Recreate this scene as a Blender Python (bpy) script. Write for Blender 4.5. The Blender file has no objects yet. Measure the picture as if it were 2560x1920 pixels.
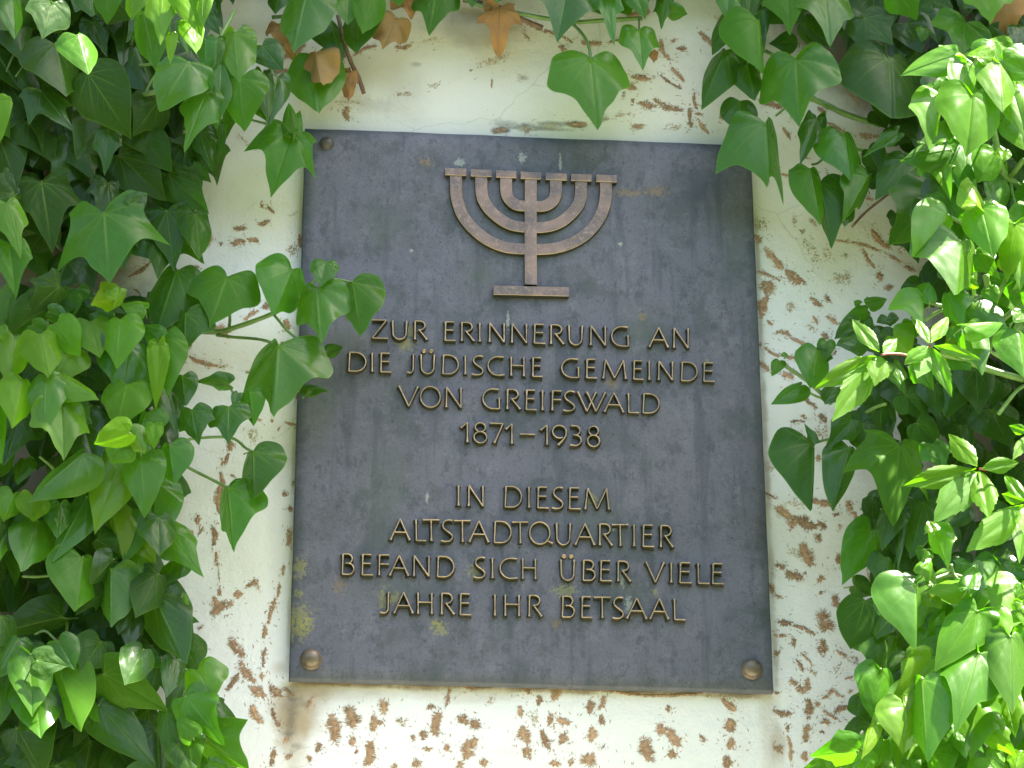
import bpy, math, random
import numpy as np
from mathutils import Vector, Matrix, Euler

rng = random.Random(7)
nrng = np.random.default_rng(7)
S = bpy.context.scene
C = S.collection

# ------------------------------------------------------------------ camera
ZC = 3.30                                   # height of the plaque's centre above the ground
F = 7900.0                                  # focal length in pixels of the 2560 px wide photograph
cam_d = bpy.data.cameras.new('camera')
cam_d.sensor_width = 36.0
cam_d.lens = F / 2560.0 * 36.0
cam_d.clip_start = 0.05
cam_d.clip_end = 500.0
cam = bpy.data.objects.new('camera', cam_d)
C.objects.link(cam)
cam.location = (-0.337155054, -3.65211825, ZC - 1.75558945)
cam.rotation_euler = (2.02211235, 0.00354189470, -0.0837289558)
S.camera = cam

# ------------------------------------------------------------------ light
SUN_EL, SUN_DIR = None, Vector((0.42, -0.12, 0.90)).normalized()      # towards the sun
el = math.asin(SUN_DIR.z)
az = math.atan2(SUN_DIR.x, SUN_DIR.y)       # clockwise from +Y
w = bpy.data.worlds.new('World')
S.world = w
w.use_nodes = True
wn = w.node_tree
bg = wn.nodes['Background']
sky = wn.nodes.new('ShaderNodeTexSky')
sky.sky_type = 'NISHITA'
sky.sun_disc = False
sky.sun_elevation = el
sky.sun_rotation = az
sky.air_density = 0.85
sky.dust_density = 2.4
sky.ozone_density = 0.7
wn.links.new(sky.outputs[0], bg.inputs[0])
bg.inputs[1].default_value = 0.10
sun_d = bpy.data.lights.new('sun', 'SUN')
sun_d.energy = 5.0
sun_d.angle = math.radians(0.5)
sun_d.color = (1.0, 0.95, 0.86)
sun = bpy.data.objects.new('sun', sun_d)
C.objects.link(sun)
sun.rotation_euler = SUN_DIR.to_track_quat('Z', 'Y').to_euler()
sun.location = (2, -2, 8)
vs = S.view_settings
vs.view_transform = 'Standard'
vs.look = 'None'
vs.exposure = 2.85
vs.gamma = 1.0
vs.use_curve_mapping = False
S.cycles.max_bounces = 8
S.cycles.transparent_max_bounces = 8

# ------------------------------------------------------------------ projection helpers
RM = Euler(cam.rotation_euler).to_matrix()
CP = Vector(cam.location)
WALL_Y = 0.014                              # the wall's face; the plaque's front face is y = 0
_R = np.array(RM); _c = np.array(CP)

def at(px, py, d=0.0):
    """point d metres in front of the wall that the photograph shows at pixel (px, py)"""
    r = _R @ np.array([(px - 1280) / F, -(py - 960) / F, -1.0])
    t = (WALL_Y - d - _c[1]) / r[1]
    return _c + r * t

def mpp(p):
    """metres per photograph pixel at point p"""
    return float(np.dot(p - _c, _R @ np.array([0, 0, -1.0]))) / F

# ------------------------------------------------------------------ object helpers
def link(o, parent=None):
    C.objects.link(o)
    if parent is not None:
        o.parent = parent
    return o

def mesh_obj(name, verts, faces, mats, parent=None, smooth=False, midx=None):
    me = bpy.data.meshes.new(name)
    me.from_pydata([tuple(v) for v in verts], [], faces)
    for m in (mats if isinstance(mats, (list, tuple)) else [mats]):
        me.materials.append(m)
    if midx is not None:
        me.polygons.foreach_set('material_index', midx)
    if smooth:
        me.polygons.foreach_set('use_smooth', [True] * len(me.polygons))
    me.update()
    return link(bpy.data.objects.new(name, me), parent)

def tag(o, label=None, cat=None, group=None, kind=None):
    if label: o['label'] = label
    if cat: o['category'] = cat
    if group: o['group'] = group
    if kind: o['kind'] = kind
    return o

def empty(name, loc, label, cat, group=None):
    o = bpy.data.objects.new(name, None)
    o.empty_display_size = 0.05
    o.location = loc
    C.objects.link(o)
    tag(o, label, cat, group)
    bpy.context.view_layer.update()
    return o

def child(o, parent):
    """parent o (built in world coordinates) to an Empty without moving it"""
    o.parent = parent
    o.matrix_parent_inverse = Matrix.Translation(-Vector(parent.location))
    return o

def tube(pts, r, n=7, taper=None, wob=0.0):
    pts = [np.array(p, float) for p in pts]
    V = []; Fc = []
    m = len(pts)
    up = np.array([0.13, -0.9, 0.31])
    for i, p in enumerate(pts):
        t = pts[min(i + 1, m - 1)] - pts[max(i - 1, 0)]
        t = t / (np.linalg.norm(t) + 1e-12)
        a = np.cross(t, up); a /= np.linalg.norm(a) + 1e-12
        b = np.cross(t, a)
        rr = r if taper is None else r + (taper - r) * i / (m - 1)
        rr *= 1 + wob * math.sin(i * 1.7 + 3 * rr * 1000)
        for k in range(n):
            an = 2 * math.pi * k / n
            V.append(p + rr * (math.cos(an) * a + math.sin(an) * b))
    for i in range(m - 1):
        for k in range(n):
            k2 = (k + 1) % n
            Fc.append((i * n + k, i * n + k2, (i + 1) * n + k2, (i + 1) * n + k))
    Fc.append(tuple(range(n))[::-1]); Fc.append(tuple((m - 1) * n + k for k in range(n)))
    return V, Fc

def smooth_path(pts, n=6):
    """Catmull-Rom through 3D points"""
    P = [np.array(p, float) for p in pts]
    if len(P) < 3:
        return [P[0] + (P[-1] - P[0]) * k / n for k in range(n + 1)]
    Q = [2 * P[0] - P[1]] + P + [2 * P[-1] - P[-2]]
    out = []
    for i in range(1, len(Q) - 2):
        for k in range(n):
            t = k / n
            out.append(0.5 * ((2 * Q[i]) + (-Q[i-1] + Q[i+1]) * t + (2*Q[i-1] - 5*Q[i] + 4*Q[i+1] - Q[i+2]) * t*t
                              + (-Q[i-1] + 3*Q[i] - 3*Q[i+1] + Q[i+2]) * t**3))
    out.append(P[-1])
    return out

def box(x0, x1, y0, y1, z0, z1):
    V = [(x0,y0,z0),(x1,y0,z0),(x1,y1,z0),(x0,y1,z0),(x0,y0,z1),(x1,y0,z1),(x1,y1,z1),(x0,y1,z1)]
    Fc = [(0,3,2,1),(4,5,6,7),(0,1,5,4),(1,2,6,5),(2,3,7,6),(3,0,4,7)]
    return V, Fc

# ------------------------------------------------------------------ material helpers
class NT:
    def __init__(s, name):
        s.m = bpy.data.materials.new(name); s.m.use_nodes = True
        s.t = s.m.node_tree; s.p = s.t.nodes['Principled BSDF']; s.out = s.t.nodes['Material Output']
    def n(s, typ, **kw):
        nd = s.t.nodes.new(typ)
        for k, v in kw.items(): setattr(nd, k, v)
        return nd
    def l(s, a, b): s.t.links.new(a, b)
    def val(s, sock, v):
        if isinstance(v, bpy.types.NodeSocket): s.l(v, sock)
        elif v is not None: sock.default_value = v
    def math(s, op, a, b=None, c=None, clamp=False):
        nd = s.n('ShaderNodeMath', operation=op, use_clamp=clamp)
        s.val(nd.inputs[0], a)
        if b is not None: s.val(nd.inputs[1], b)
        if c is not None: s.val(nd.inputs[2], c)
        return nd.outputs[0]
    def mix(s, f, a, b, blend='MIX'):
        nd = s.n('ShaderNodeMix', data_type='RGBA', blend_type=blend)
        s.val(nd.inputs[0], f); s.val(nd.inputs[6], a); s.val(nd.inputs[7], b)
        return nd.outputs[2]
    def ramp(s, f, a, b, smooth=True):
        nd = s.n('ShaderNodeMapRange', interpolation_type='SMOOTHSTEP' if smooth else 'LINEAR')
        s.val(nd.inputs[0], f); nd.inputs[1].default_value = a; nd.inputs[2].default_value = b
        return nd.outputs[0]
    def noise(s, vec, scale, detail=4, rough=0.55, dist=0.0):
        nd = s.n('ShaderNodeTexNoise')
        if vec is not None: s.l(vec, nd.inputs['Vector'])
        nd.inputs['Scale'].default_value = scale; nd.inputs['Detail'].default_value = detail
        nd.inputs['Roughness'].default_value = rough; nd.inputs['Distortion'].default_value = dist
        return nd
    def mapping(s, vec, scale=(1,1,1), loc=(0,0,0), rot=(0,0,0)):
        nd = s.n('ShaderNodeMapping'); s.l(vec, nd.inputs[0])
        nd.inputs[1].default_value = loc; nd.inputs[2].default_value = rot; nd.inputs[3].default_value = scale
        return nd.outputs[0]
    def bump(s, h, strength, dist, prev=None):
        nd = s.n('ShaderNodeBump'); s.l(h, nd.inputs['Height'])
        nd.inputs['Strength'].default_value = strength; nd.inputs['Distance'].default_value = dist
        if prev is not None: s.l(prev, nd.inputs['Normal'])
        return nd.outputs[0]
    def blob(s, pos, p, rx, rz, warp=None, amt=0.0, soft=0.6):
        """soft elliptical mark on a surface in the x-z plane, at a fixed place on that surface"""
        sep = s.n('ShaderNodeSeparateXYZ'); s.l(pos, sep.inputs[0])
        dx = s.math('DIVIDE', s.math('SUBTRACT', sep.outputs[0], float(p[0])), rx)
        dz = s.math('DIVIDE', s.math('SUBTRACT', sep.outputs[2], float(p[2])), rz)
        d = s.math('SQRT', s.math('ADD', s.math('MULTIPLY', dx, dx), s.math('MULTIPLY', dz, dz)))
        if warp is not None:
            d = s.math('ADD', d, s.math('MULTIPLY', s.math('SUBTRACT', warp, 0.5), amt))
        nd = s.n('ShaderNodeMapRange', interpolation_type='SMOOTHSTEP')
        s.l(d, nd.inputs[0]); nd.inputs[1].default_value = 1.0; nd.inputs[2].default_value = 1.0 - soft
        return nd.outputs[0]

def rgb(r, g, b): return (r, g, b, 1.0)

# ------------------------------------------------------------------ materials of the setting
def mat_wall():
    k = NT('painted_plaster')
    geo = k.n('ShaderNodeNewGeometry'); P = geo.outputs['Position']
    n1 = k.noise(P, 2.2, 5, 0.6).outputs[0]
    n2 = k.noise(P, 14, 5, 0.65).outputs[0]
    n3 = k.noise(P, 55, 5, 0.7).outputs[0]
    sp = k.noise(P, 240, 2, 0.6).outputs[0]
    col = k.mix(k.ramp(n1, 0.3, 0.7), rgb(0.755, 0.735, 0.640), rgb(0.80, 0.785, 0.715))
    # older cream coat and grime towards the top of the patch
    sep = k.n('ShaderNodeSeparateXYZ'); k.l(P, sep.inputs[0])
    top = k.ramp(k.math('ADD', sep.outputs[2], k.math('MULTIPLY', n2, 0.25)), ZC + 0.15, ZC + 0.62)
    col = k.mix(k.math('MULTIPLY', top, 0.45), col, rgb(0.62, 0.56, 0.37))
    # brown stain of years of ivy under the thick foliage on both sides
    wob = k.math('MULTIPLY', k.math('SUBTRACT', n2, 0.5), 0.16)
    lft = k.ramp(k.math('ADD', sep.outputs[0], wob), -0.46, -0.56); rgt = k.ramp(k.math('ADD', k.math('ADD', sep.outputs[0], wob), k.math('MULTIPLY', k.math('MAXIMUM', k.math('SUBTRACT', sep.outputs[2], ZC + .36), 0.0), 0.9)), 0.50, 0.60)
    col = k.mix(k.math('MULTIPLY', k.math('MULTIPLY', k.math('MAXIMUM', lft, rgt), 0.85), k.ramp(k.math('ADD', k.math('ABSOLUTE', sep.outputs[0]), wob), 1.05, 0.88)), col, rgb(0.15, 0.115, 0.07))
    col = k.mix(k.math('MULTIPLY', k.ramp(n2, 0.55, 0.78), 0.22), col, rgb(0.55, 0.49, 0.33))
    col = k.mix(k.math('MULTIPLY', k.ramp(n3, 0.66, 0.80), 0.35), col, rgb(0.40, 0.36, 0.24))
    def mark(px, py, rx, rz, colr, a, amt=1.3, soft=0.7, warp=n2):
        nonlocal col
        p = at(px, py)
        col = k.mix(k.math('MULTIPLY', k.blob(P, p, rx, rz, warp, amt, soft), a), col, colr)
    tan = rgb(0.36, 0.26, 0.12); soot_shade = rgb(0.06, 0.05, 0.035); dirt = rgb(0.30, 0.27, 0.18)
    mark(745, 1775, 0.050, 0.055, tan, 0.75); mark(735, 1840, 0.028, 0.07, tan, 0.6)
    mark(770, 1722, 0.055, 0.018, tan, 0.55); mark(700, 1670, 0.018, 0.018, tan, 0.35)
    mark(728, 1790, 0.012, 0.06, soot_shade, 0.5, 1.6, 0.9, n3)
    mark(1925, 1830, 0.02, 0.09, tan, 0.3); mark(1945, 1860, 0.015, 0.03, tan, 0.4)
    mark(1190, 60, 0.09, 0.05, dirt, 0.65); mark(1170, 40, 0.06, 0.02, soot_shade, 0.35, 1.5, 0.9, n3)
    mark(1010, 230, 0.05, 0.07, dirt, 0.25, 1.5, 0.9); mark(930, 265, 0.06, 0.02, dirt, 0.35, 1.6, 0.9, n3)
    mark(870, 1730, 0.09, 0.02, tan, 0.3); mark(1140, 1735, 0.10, 0.015, tan, 0.25)
    mark(700, 1200, 0.02, 0.25, dirt, 0.18); mark(1900, 1000, 0.012, 0.40, dirt, 0.35)
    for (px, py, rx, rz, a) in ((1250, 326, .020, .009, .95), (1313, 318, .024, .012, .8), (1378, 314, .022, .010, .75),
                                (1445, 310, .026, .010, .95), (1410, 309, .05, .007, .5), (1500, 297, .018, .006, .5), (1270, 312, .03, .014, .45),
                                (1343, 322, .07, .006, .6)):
        mark(px, py, rx * .85, rz * .75, soot_shade, a * .9, 1.6, 0.75, n3)
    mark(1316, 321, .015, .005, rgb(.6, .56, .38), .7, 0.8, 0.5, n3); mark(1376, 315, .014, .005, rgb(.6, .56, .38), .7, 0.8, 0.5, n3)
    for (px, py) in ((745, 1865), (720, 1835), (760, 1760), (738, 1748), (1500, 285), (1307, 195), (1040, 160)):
        mark(px, py, .012, .006, soot_shade, .35, 1.5, .9, n3)
    for q in range(9):                                    # grime and rust along the plaque's lower edge and sides, plus its contact shadow painted dark
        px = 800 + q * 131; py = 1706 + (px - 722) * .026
        mark(px, py, .055, .0045 + .002 * (q % 3), rgb(.26, .15, .07), .75, 1.6, .8, n3); mark(min(max(px, 800), 1850), py - 3, .040, .0030, soot_shade, .7, .7, .7, n3)
    for q in range(6): mark(1893 + q * 9, 620 + q * 200, .006, .07, rgb(.30, .22, .11), .5, 1.6, .9, n3); mark(753 - q * 6, 560 + q * 200, .005, .06, rgb(.30, .22, .11), .4, 1.6, .9, n3)
    # fine specks of dirt
    vor = k.n('ShaderNodeTexVoronoi'); k.l(P, vor.inputs['Vector']); vor.inputs['Scale'].default_value = 60
    spk = k.math('MULTIPLY', k.ramp(vor.outputs['Distance'], 0.10, 0.04), k.ramp(n2, 0.50, 0.62))
    col = k.mix(k.math('MULTIPLY', spk, 0.7), col, rgb(0.16, 0.12, 0.08))
    # hairline cracks
    v2 = k.n('ShaderNodeTexVoronoi', feature='DISTANCE_TO_EDGE'); k.l(k.mix(0.06, P, k.noise(P, 9, 4).outputs[1]), v2.inputs['Vector'])
    v2.inputs['Scale'].default_value = 3.1
    crk = k.math('MULTIPLY', k.ramp(v2.outputs[0], 0.0035, 0.001), k.ramp(n1, 0.47, 0.56))
    col = k.mix(k.math('MULTIPLY', crk, 0.22), col, rgb(0.25, 0.22, 0.16))
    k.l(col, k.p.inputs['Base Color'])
    k.p.inputs['Roughness'].default_value = 0.75
    b = k.bump(sp, 0.35, 0.0012)
    b = k.bump(n3, 0.25, 0.004, b)
    b = k.bump(n2, 0.25, 0.012, b)
    k.l(b, k.p.inputs['Normal'])
    return k.m

def mat_plate():
    k = NT('patinated_bronze_plate')
    geo = k.n('ShaderNodeNewGeometry'); P = geo.outputs['Position']
    n1 = k.noise(P, 7, 8, 0.72, 0.2).outputs[0]
    n2 = k.noise(P, 26, 8, 0.78, 0.1).outputs[0]
    n3 = k.noise(P, 110, 5, 0.75).outputs[0]
    n4 = k.noise(P, 330, 3, 0.7).outputs[0]
    st = k.noise(k.mapping(P, (1, 1, 0.10)), 38, 4, 0.6).outputs[0]
    nb = k.noise(k.mapping(P, (1, 1, 1), (3.1, 0, 5.2)), 11, 8, 0.75, 0.2).outputs[0]
    col = k.mix(k.ramp(n1, 0.32, 0.66), rgb(0.106, 0.106, 0.111), rgb(0.134, 0.127, 0.139))
    col = k.mix(k.math('MULTIPLY', k.ramp(n2, 0.48, 0.66), 0.65), col, rgb(0.172, 0.165, 0.176))
    n2b = k.noise(k.mapping(P, (1, 1, .6), (2, 0, 7)), 44, 8, 0.8, 0.2).outputs[0]
    col = k.mix(k.math('MULTIPLY', k.ramp(n2b, 0.51, 0.62), 0.7), col, rgb(0.058, 0.064, 0.064))
    col = k.mix(k.math('MULTIPLY', k.ramp(nb, 0.48, 0.62), 0.70), col, rgb(0.064, 0.074, 0.062))
    col = k.mix(k.math('MULTIPLY', k.ramp(st, 0.52, 0.66), 0.60), col, rgb(0.060, 0.068, 0.070))
    col = k.mix(k.math('MULTIPLY', k.ramp(n3, 0.55, 0.68), 0.60), col, rgb(0.055, 0.054, 0.058))
    col = k.mix(k.math('MULTIPLY', k.ramp(n4, 0.50, 0.66), 0.28), col, rgb(0.062, 0.060, 0.062))
    col = k.mix(k.math('MULTIPLY', k.ramp(n4, 0.44, 0.30), 0.20), col, rgb(0.23, 0.215, 0.22))
    vor = k.n('ShaderNodeTexVoronoi'); k.l(P, vor.inputs['Vector']); vor.inputs['Scale'].default_value = 75
    col = k.mix(k.math('MULTIPLY', k.math('MULTIPLY', k.ramp(vor.outputs['Distance'], 0.13, 0.05), k.ramp(nb, 0.42, 0.55)), 0.75), col, rgb(0.03, 0.032, 0.036))
    # darker rim and greenish ground round the relief
    sep = k.n('ShaderNodeSeparateXYZ'); k.l(P, sep.inputs[0])
    ex = k.math('SUBTRACT', 0.30, k.math('ABSOLUTE', sep.outputs[0]))
    ez = k.math('SUBTRACT', 0.3907, k.math('ABSOLUTE', k.math('SUBTRACT', sep.outputs[2], ZC)))
    e = k.math('ADD', k.math('MINIMUM', ex, ez), k.math('MULTIPLY', k.math('SUBTRACT', n2, 0.5), 0.03))
    col = k.mix(k.math('MULTIPLY', k.ramp(e, 0.014, -0.002), 0.6), col, rgb(0.058, 0.070, 0.078))
    green = rgb(0.075, 0.095, 0.055); lime = rgb(0.42, 0.45, 0.34)
    def mark(px, py, rx, rz, colr, a, amt=1.3, soft=0.7, warp=n2):
        nonlocal col
        col = k.mix(k.math('MULTIPLY', k.blob(P, at(px, py, WALL_Y), rx * (.7 if colr is lime else 1), rz * (.7 if colr is lime else 1), warp, amt, soft), a), col, colr)
    for (px, py, rx, rz, a) in ((1330, 560, .11, .08, .35), (1600, 830, .05, .05, .45), (960, 1230, .05, .10, .40), (1560, 1480, .05, .03, .3),
                                (1000, 1480, .09, .03, .4), (800, 1000, .03, .09, .45), (960, 560, .05, .05, .35), (1500, 1300, .06, .06, .35),
                                (1840, 600, .03, .12, .35), (880, 850, .04, .04, .4), (1200, 690, .04, .04, .35)):
        mark(px, py, rx, rz, green, a, 1.6, 0.9)
    mark(1760, 470, .06, .035, rgb(.045, .050, .055), .6, 1.5, .9); mark(1780, 1480, .05, .08, rgb(.16, .155, .18), .35, 1.5, .9)
    spk = k.noise(P, 210, 3, 0.75).outputs[0]
    lich = rgb(0.33, 0.30, 0.05); ochre = rgb(0.28, 0.17, 0.04)
    for (px, py, rx, rz) in ((748, 1420, .010, .016), (745, 1485, .008, .006), (750, 1538, .018, .016), (750, 1575, .014, .018), (765, 1560, .012, .012),
                             (1100, 1572, .013, .010), (1090, 1558, .009, .007), (1412, 1478, .016, .010), (985, 1495, .010, .010), (960, 1500, .008, .022),
                             (1190, 1428, .012, .014), (1478, 1250, .010, .010), (1640, 1480, .006, .006), (1030, 830, .008, .014), (1015, 860, .014, .012),
                             (1770, 905, .006, .004)):
        mark(px, py, rx * .8, rz * .8, lich, .42, 6.0, .4, spk)
    for (px, py, rx, rz) in ((1565, 482, .030, .007), (1640, 478, .020, .010), (1110, 1005, .008, .008), (850, 1465, .010, .012), (1390, 1560, .006, .007),
                             (1530, 955, .010, .012), (1065, 405, .010, .008), (1605, 790, .006, .008)):
        mark(px, py, rx, rz, ochre, .45, 4.4, .8, spk)
    for (px, py, rx, rz) in ((1148, 407, .010, .012), (1306, 395, .009, .014), (1401, 410, .0035, .026), (1533, 1322, .004, .006), (1555, 1445, .006, .022),
                             (1572, 1515, .008, .020), (1270, 803, .004, .02), (1028, 625, .004, .004), (1550, 610, .005, .005), (1068, 1245, .003, .014)):
        mark(px, py, rx, rz, lime, .5, 3.4, .5, spk)
    k.l(col, k.p.inputs['Base Color'])
    k.l(k.math('ADD', 0.46, k.math('MULTIPLY', n2, 0.22)), k.p.inputs['Roughness'])
    k.p.inputs['Metallic'].default_value = 0.15
    k.p.inputs['Specular IOR Level'].default_value = 0.35
    b = k.bump(n2, 0.30, 0.002)
    b = k.bump(n3, 0.4, 0.0010, b)
    b = k.bump(n4, 0.3, 0.0005, b)
    b = k.bump(n1, 0.2, 0.004, b)
    k.l(b, k.p.inputs['Normal'])
    return k.m

def mat_bronze(name, a, b, c, metal=0.55, rough=0.45, scale=60, ridges=False):
    k = NT(name)
    geo = k.n('ShaderNodeNewGeometry'); P = geo.outputs['Position']
    n1 = k.noise(P, scale * 0.35, 5, 0.6, 0.5).outputs[0]
    n2 = k.noise(P, scale * 2.2, 5, 0.7, 0.4).outputs[0]
    col = k.mix(k.ramp(n1, 0.35, 0.65), rgb(*a), rgb(*b))
    col = k.mix(k.math('MULTIPLY', k.ramp(n2, 0.5, 0.68), 0.7), col, rgb(*c))
    bm = None
    if ridges:
        wv = k.n('ShaderNodeTexVoronoi', feature='DISTANCE_TO_EDGE')
        k.l(k.mix(0.035, P, k.noise(P, 60, 5, .7).outputs[1]), wv.inputs['Vector']); wv.inputs['Scale'].default_value = 70
        rd = k.ramp(wv.outputs[0], 0.035, 0.0)
        col = k.mix(k.math('MULTIPLY', k.math('MULTIPLY', rd, k.ramp(n1, 0.4, 0.6)), 0.55), col, rgb(0.44, 0.30, 0.19))
        bm = k.bump(rd, 0.4, 0.0012)
    k.l(col, k.p.inputs['Base Color'])
    k.p.inputs['Metallic'].default_value = metal
    k.p.inputs['Roughness'].default_value = rough
    k.l(k.bump(n2, 0.4, 0.0012, bm), k.p.inputs['Normal'])
    return k.m

def mat_plain(name, a, b, scale=30, rough=0.8, bumpd=0.003):
    k = NT(name)
    geo = k.n('ShaderNodeNewGeometry'); P = geo.outputs['Position']
    oi = k.n('ShaderNodeObjectInfo')
    n1 = k.noise(P, scale, 5, 0.65).outputs[0]
    col = k.mix(k.ramp(n1, 0.3, 0.7), rgb(*a), rgb(*b))
    hs = k.n('ShaderNodeHueSaturation'); k.l(col, hs.inputs['Color'])
    k.l(k.math('ADD', 0.78, k.math('MULTIPLY', oi.outputs['Random'], 0.44)), hs.inputs['Value'])
    k.l(hs.outputs[0], k.p.inputs['Base Color'])
    k.p.inputs['Roughness'].default_value = rough
    k.l(k.bump(n1, 0.5, bumpd), k.p.inputs['Normal'])
    return k.m

def mat_leaf(name, gloss=0.22, dead=False):
    """living or dry leaf blade; attribute lf = (along the midrib, across, distance from the petiole), the object's colour is the leaf's green with some shade and sun in it"""
    k = NT(name)
    at_ = k.n('ShaderNodeAttribute', attribute_name='lf')
    sep = k.n('ShaderNodeSeparateXYZ'); k.l(at_.outputs['Vector'], sep.inputs[0])
    u, v, kk = sep.outputs
    oi = k.n('ShaderNodeObjectInfo')
    av = k.math('ABSOLUTE', v)
    phi = k.math('ARCTAN2', av, u)
    r = k.math('SQRT', k.math('ADD', k.math('MULTIPLY', u, u), k.math('MULTIPLY', v, v)))
    nz = k.noise(at_.outputs['Vector'], 4, 3).outputs[0]
    wv = k.math('MULTIPLY', k.math('SUBTRACT', nz, 0.5), 0.10)
    vein = None
    for ang, wd in ((0.0, 0.016), (0.60, 0.011), (1.15, 0.010), (1.85, 0.008)):
        d = k.math('MULTIPLY', r, k.math('ABSOLUTE', k.math('SINE', k.math('SUBTRACT', k.math('ADD', phi, wv if ang else 0.0), ang))))
        nd = k.n('ShaderNodeMapRange', interpolation_type='SMOOTHSTEP'); k.l(d, nd.inputs[0])
        nd.inputs[1].default_value = wd; nd.inputs[2].default_value = wd * 0.25
        f = k.math('MULTIPLY', nd.outputs[0], k.ramp(kk, 1.0, 0.3))
        vein = f if vein is None else k.math('MAXIMUM', vein, f)
    # side veins leaving the midrib
    q = k.math('MULTIPLY', k.math('SUBTRACT', k.math('ADD', u, wv), k.math('MULTIPLY', av, 1.15)), 6.5)
    fr = k.math('ABSOLUTE', k.math('SUBTRACT', k.math('FRACT', q), 0.5))
    sv = k.math('MULTIPLY', k.ramp(fr, 0.07, 0.0), 0.45)
    sv = k.math('MULTIPLY', sv, k.ramp(kk, 1.0, 0.5))
    vall = k.math('MAXIMUM', vein, sv)
    vor = k.n('ShaderNodeTexVoronoi', feature='DISTANCE_TO_EDGE'); k.l(at_.outputs['Vector'], vor.inputs['Vector']); vor.inputs['Scale'].default_value = 16
    net = k.ramp(vor.outputs[0], 0.12, 0.0)
    big = k.noise(k.mapping(at_.outputs['Vector'], (1, 1, 1)), 2.2, 1.5, 0.45).outputs[0]
    geo = k.n('ShaderNodeNewGeometry')
    fine = k.noise(geo.outputs['Position'], 90, 3, 0.6).outputs[0]
    base = oi.outputs['Color']
    hs = k.n('ShaderNodeHueSaturation'); k.l(base, hs.inputs['Color'])
    k.l(k.math('ADD', 0.72, k.math('MULTIPLY', k.math('ADD', big, k.math('MULTIPLY', fine, 0.3)), 0.42)), hs.inputs['Value'])
    col = k.mix(k.math('MULTIPLY', net, 0.10), hs.outputs[0], k.mix(0.5, hs.outputs[0], rgb(0.16, 0.36, 0.04)))
    vcol = rgb(0.20, 0.33, 0.03) if not dead else rgb(0.21, 0.11, 0.035)
    col = k.mix(k.math('MULTIPLY', vall, 0.55), col, vcol)
    col = k.mix(k.math('MULTIPLY', k.ramp(kk, 0.965, 1.0), 0.30), col, vcol)
    spots = k.math('MULTIPLY', k.ramp(fine, 0.70, 0.78), 0.5 if not dead else 0.8)
    col = k.mix(spots, col, rgb(0.10, 0.07, 0.03))
    # underside paler
    col = k.mix(k.math('MULTIPLY', geo.outputs['Backfacing'], 0.35), col, rgb(0.10, 0.22, 0.04) if not dead else rgb(0.3, 0.17, 0.08))
    k.l(col, k.p.inputs['Base Color'])
    k.l(k.math('ADD', gloss - .02, k.math('MULTIPLY', k.math('ADD', big, k.math('MULTIPLY', fine, .5)), 0.13)), k.p.inputs['Roughness'])
    k.l(k.math('ADD', 0.07, k.math('MULTIPLY', oi.outputs['Random'], 0.33 if not dead else 0.1)), k.p.inputs['Specular IOR Level'])
    b = k.bump(vall, -0.5, 0.0011)
    b = k.bump(net, -0.10, 0.0006, b)
    b = k.bump(big, 0.35, 0.006, b)
    k.l(b, k.p.inputs['Normal'])
    tr = k.n('ShaderNodeBsdfTranslucent')
    tc = k.mix(1.0, col, rgb(1.75, 2.5, 0.15) if not dead else rgb(1.2, 1.0, 0.45), 'MULTIPLY')
    tc = k.mix(k.math('MULTIPLY', vall, 0.4), tc, rgb(0.05, 0.12, 0.01))
    k.l(tc, tr.inputs[0]); k.l(b, tr.inputs['Normal'])
    ad = k.n('ShaderNodeMixShader'); ad.inputs[0].default_value = 0.42 if not dead else 0.2
    k.l(k.p.outputs[0], ad.inputs[1]); k.l(tr.outputs[0], ad.inputs[2])
    k.l(ad.outputs[0], k.out.inputs['Surface'])
    return k.m

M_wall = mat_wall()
M_plate = mat_plate()
M_menorah = mat_bronze('worn_bronze', (0.27, 0.178, 0.125), (0.135, 0.105, 0.088), (0.36, 0.25, 0.175), 0.25, 0.48, 60, True)
M_edge = mat_bronze('rubbed_bronze_edge', (0.45, 0.32, 0.17), (0.31, 0.225, 0.115), (0.15, 0.115, 0.06), 0.3, 0.36)
M_side = mat_bronze('shaded_green_bronze_side', (0.038, 0.034, 0.016), (0.028, 0.030, 0.018), (0.018, 0.018, 0.012), 0.3, 0.55)  # green patina of the relief sides, their shadow darkened into the colour
M_bolt = mat_bronze('bolt_bronze', (0.20, 0.15, 0.095), (0.15, 0.12, 0.08), (0.085, 0.07, 0.05), 0.45, 0.42)
M_bolt_dull = mat_bronze('dull_bolt_bronze', (0.10, 0.085, 0.062), (0.085, 0.078, 0.062), (0.05, 0.046, 0.04), 0.3, 0.5)
M_leaf = mat_leaf('ivy_leaf')
M_creeper = mat_leaf('creeper_leaf', 0.36)
M_dead = mat_leaf('dry_leaf', 0.6, True)
M_petiole = mat_plain('green_stem', (0.10, 0.19, 0.035), (0.16, 0.27, 0.06), 40, 0.45, 0.0006)
M_red = mat_plain('red_stem', (0.25, 0.06, 0.03), (0.33, 0.11, 0.05), 40, 0.5, 0.0006)
M_wood = mat_plain('woody_stem', (0.11, 0.065, 0.035), (0.20, 0.13, 0.08), 90, 0.85, 0.002)
M_root = mat_plain('dried_rootlets', (0.30, 0.180, 0.095), (0.46, 0.295, 0.165), 150, 0.9, 0.0012)
M_ghost = mat_plain('faint_rootlets', (0.50, 0.41, 0.26), (0.38, 0.27, 0.15), 150, 0.9, 0.001)
M_soil = mat_plain('lawn_grass', (0.055, 0.072, 0.028), (0.10, 0.115, 0.045), 12, 0.9, 0.01)
M_unseen_hedge = mat_plain('unseen_hedge_leaves', (0.018, 0.045, 0.012), (0.05, 0.09, 0.025), 6, 0.8, 0.05)
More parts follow.
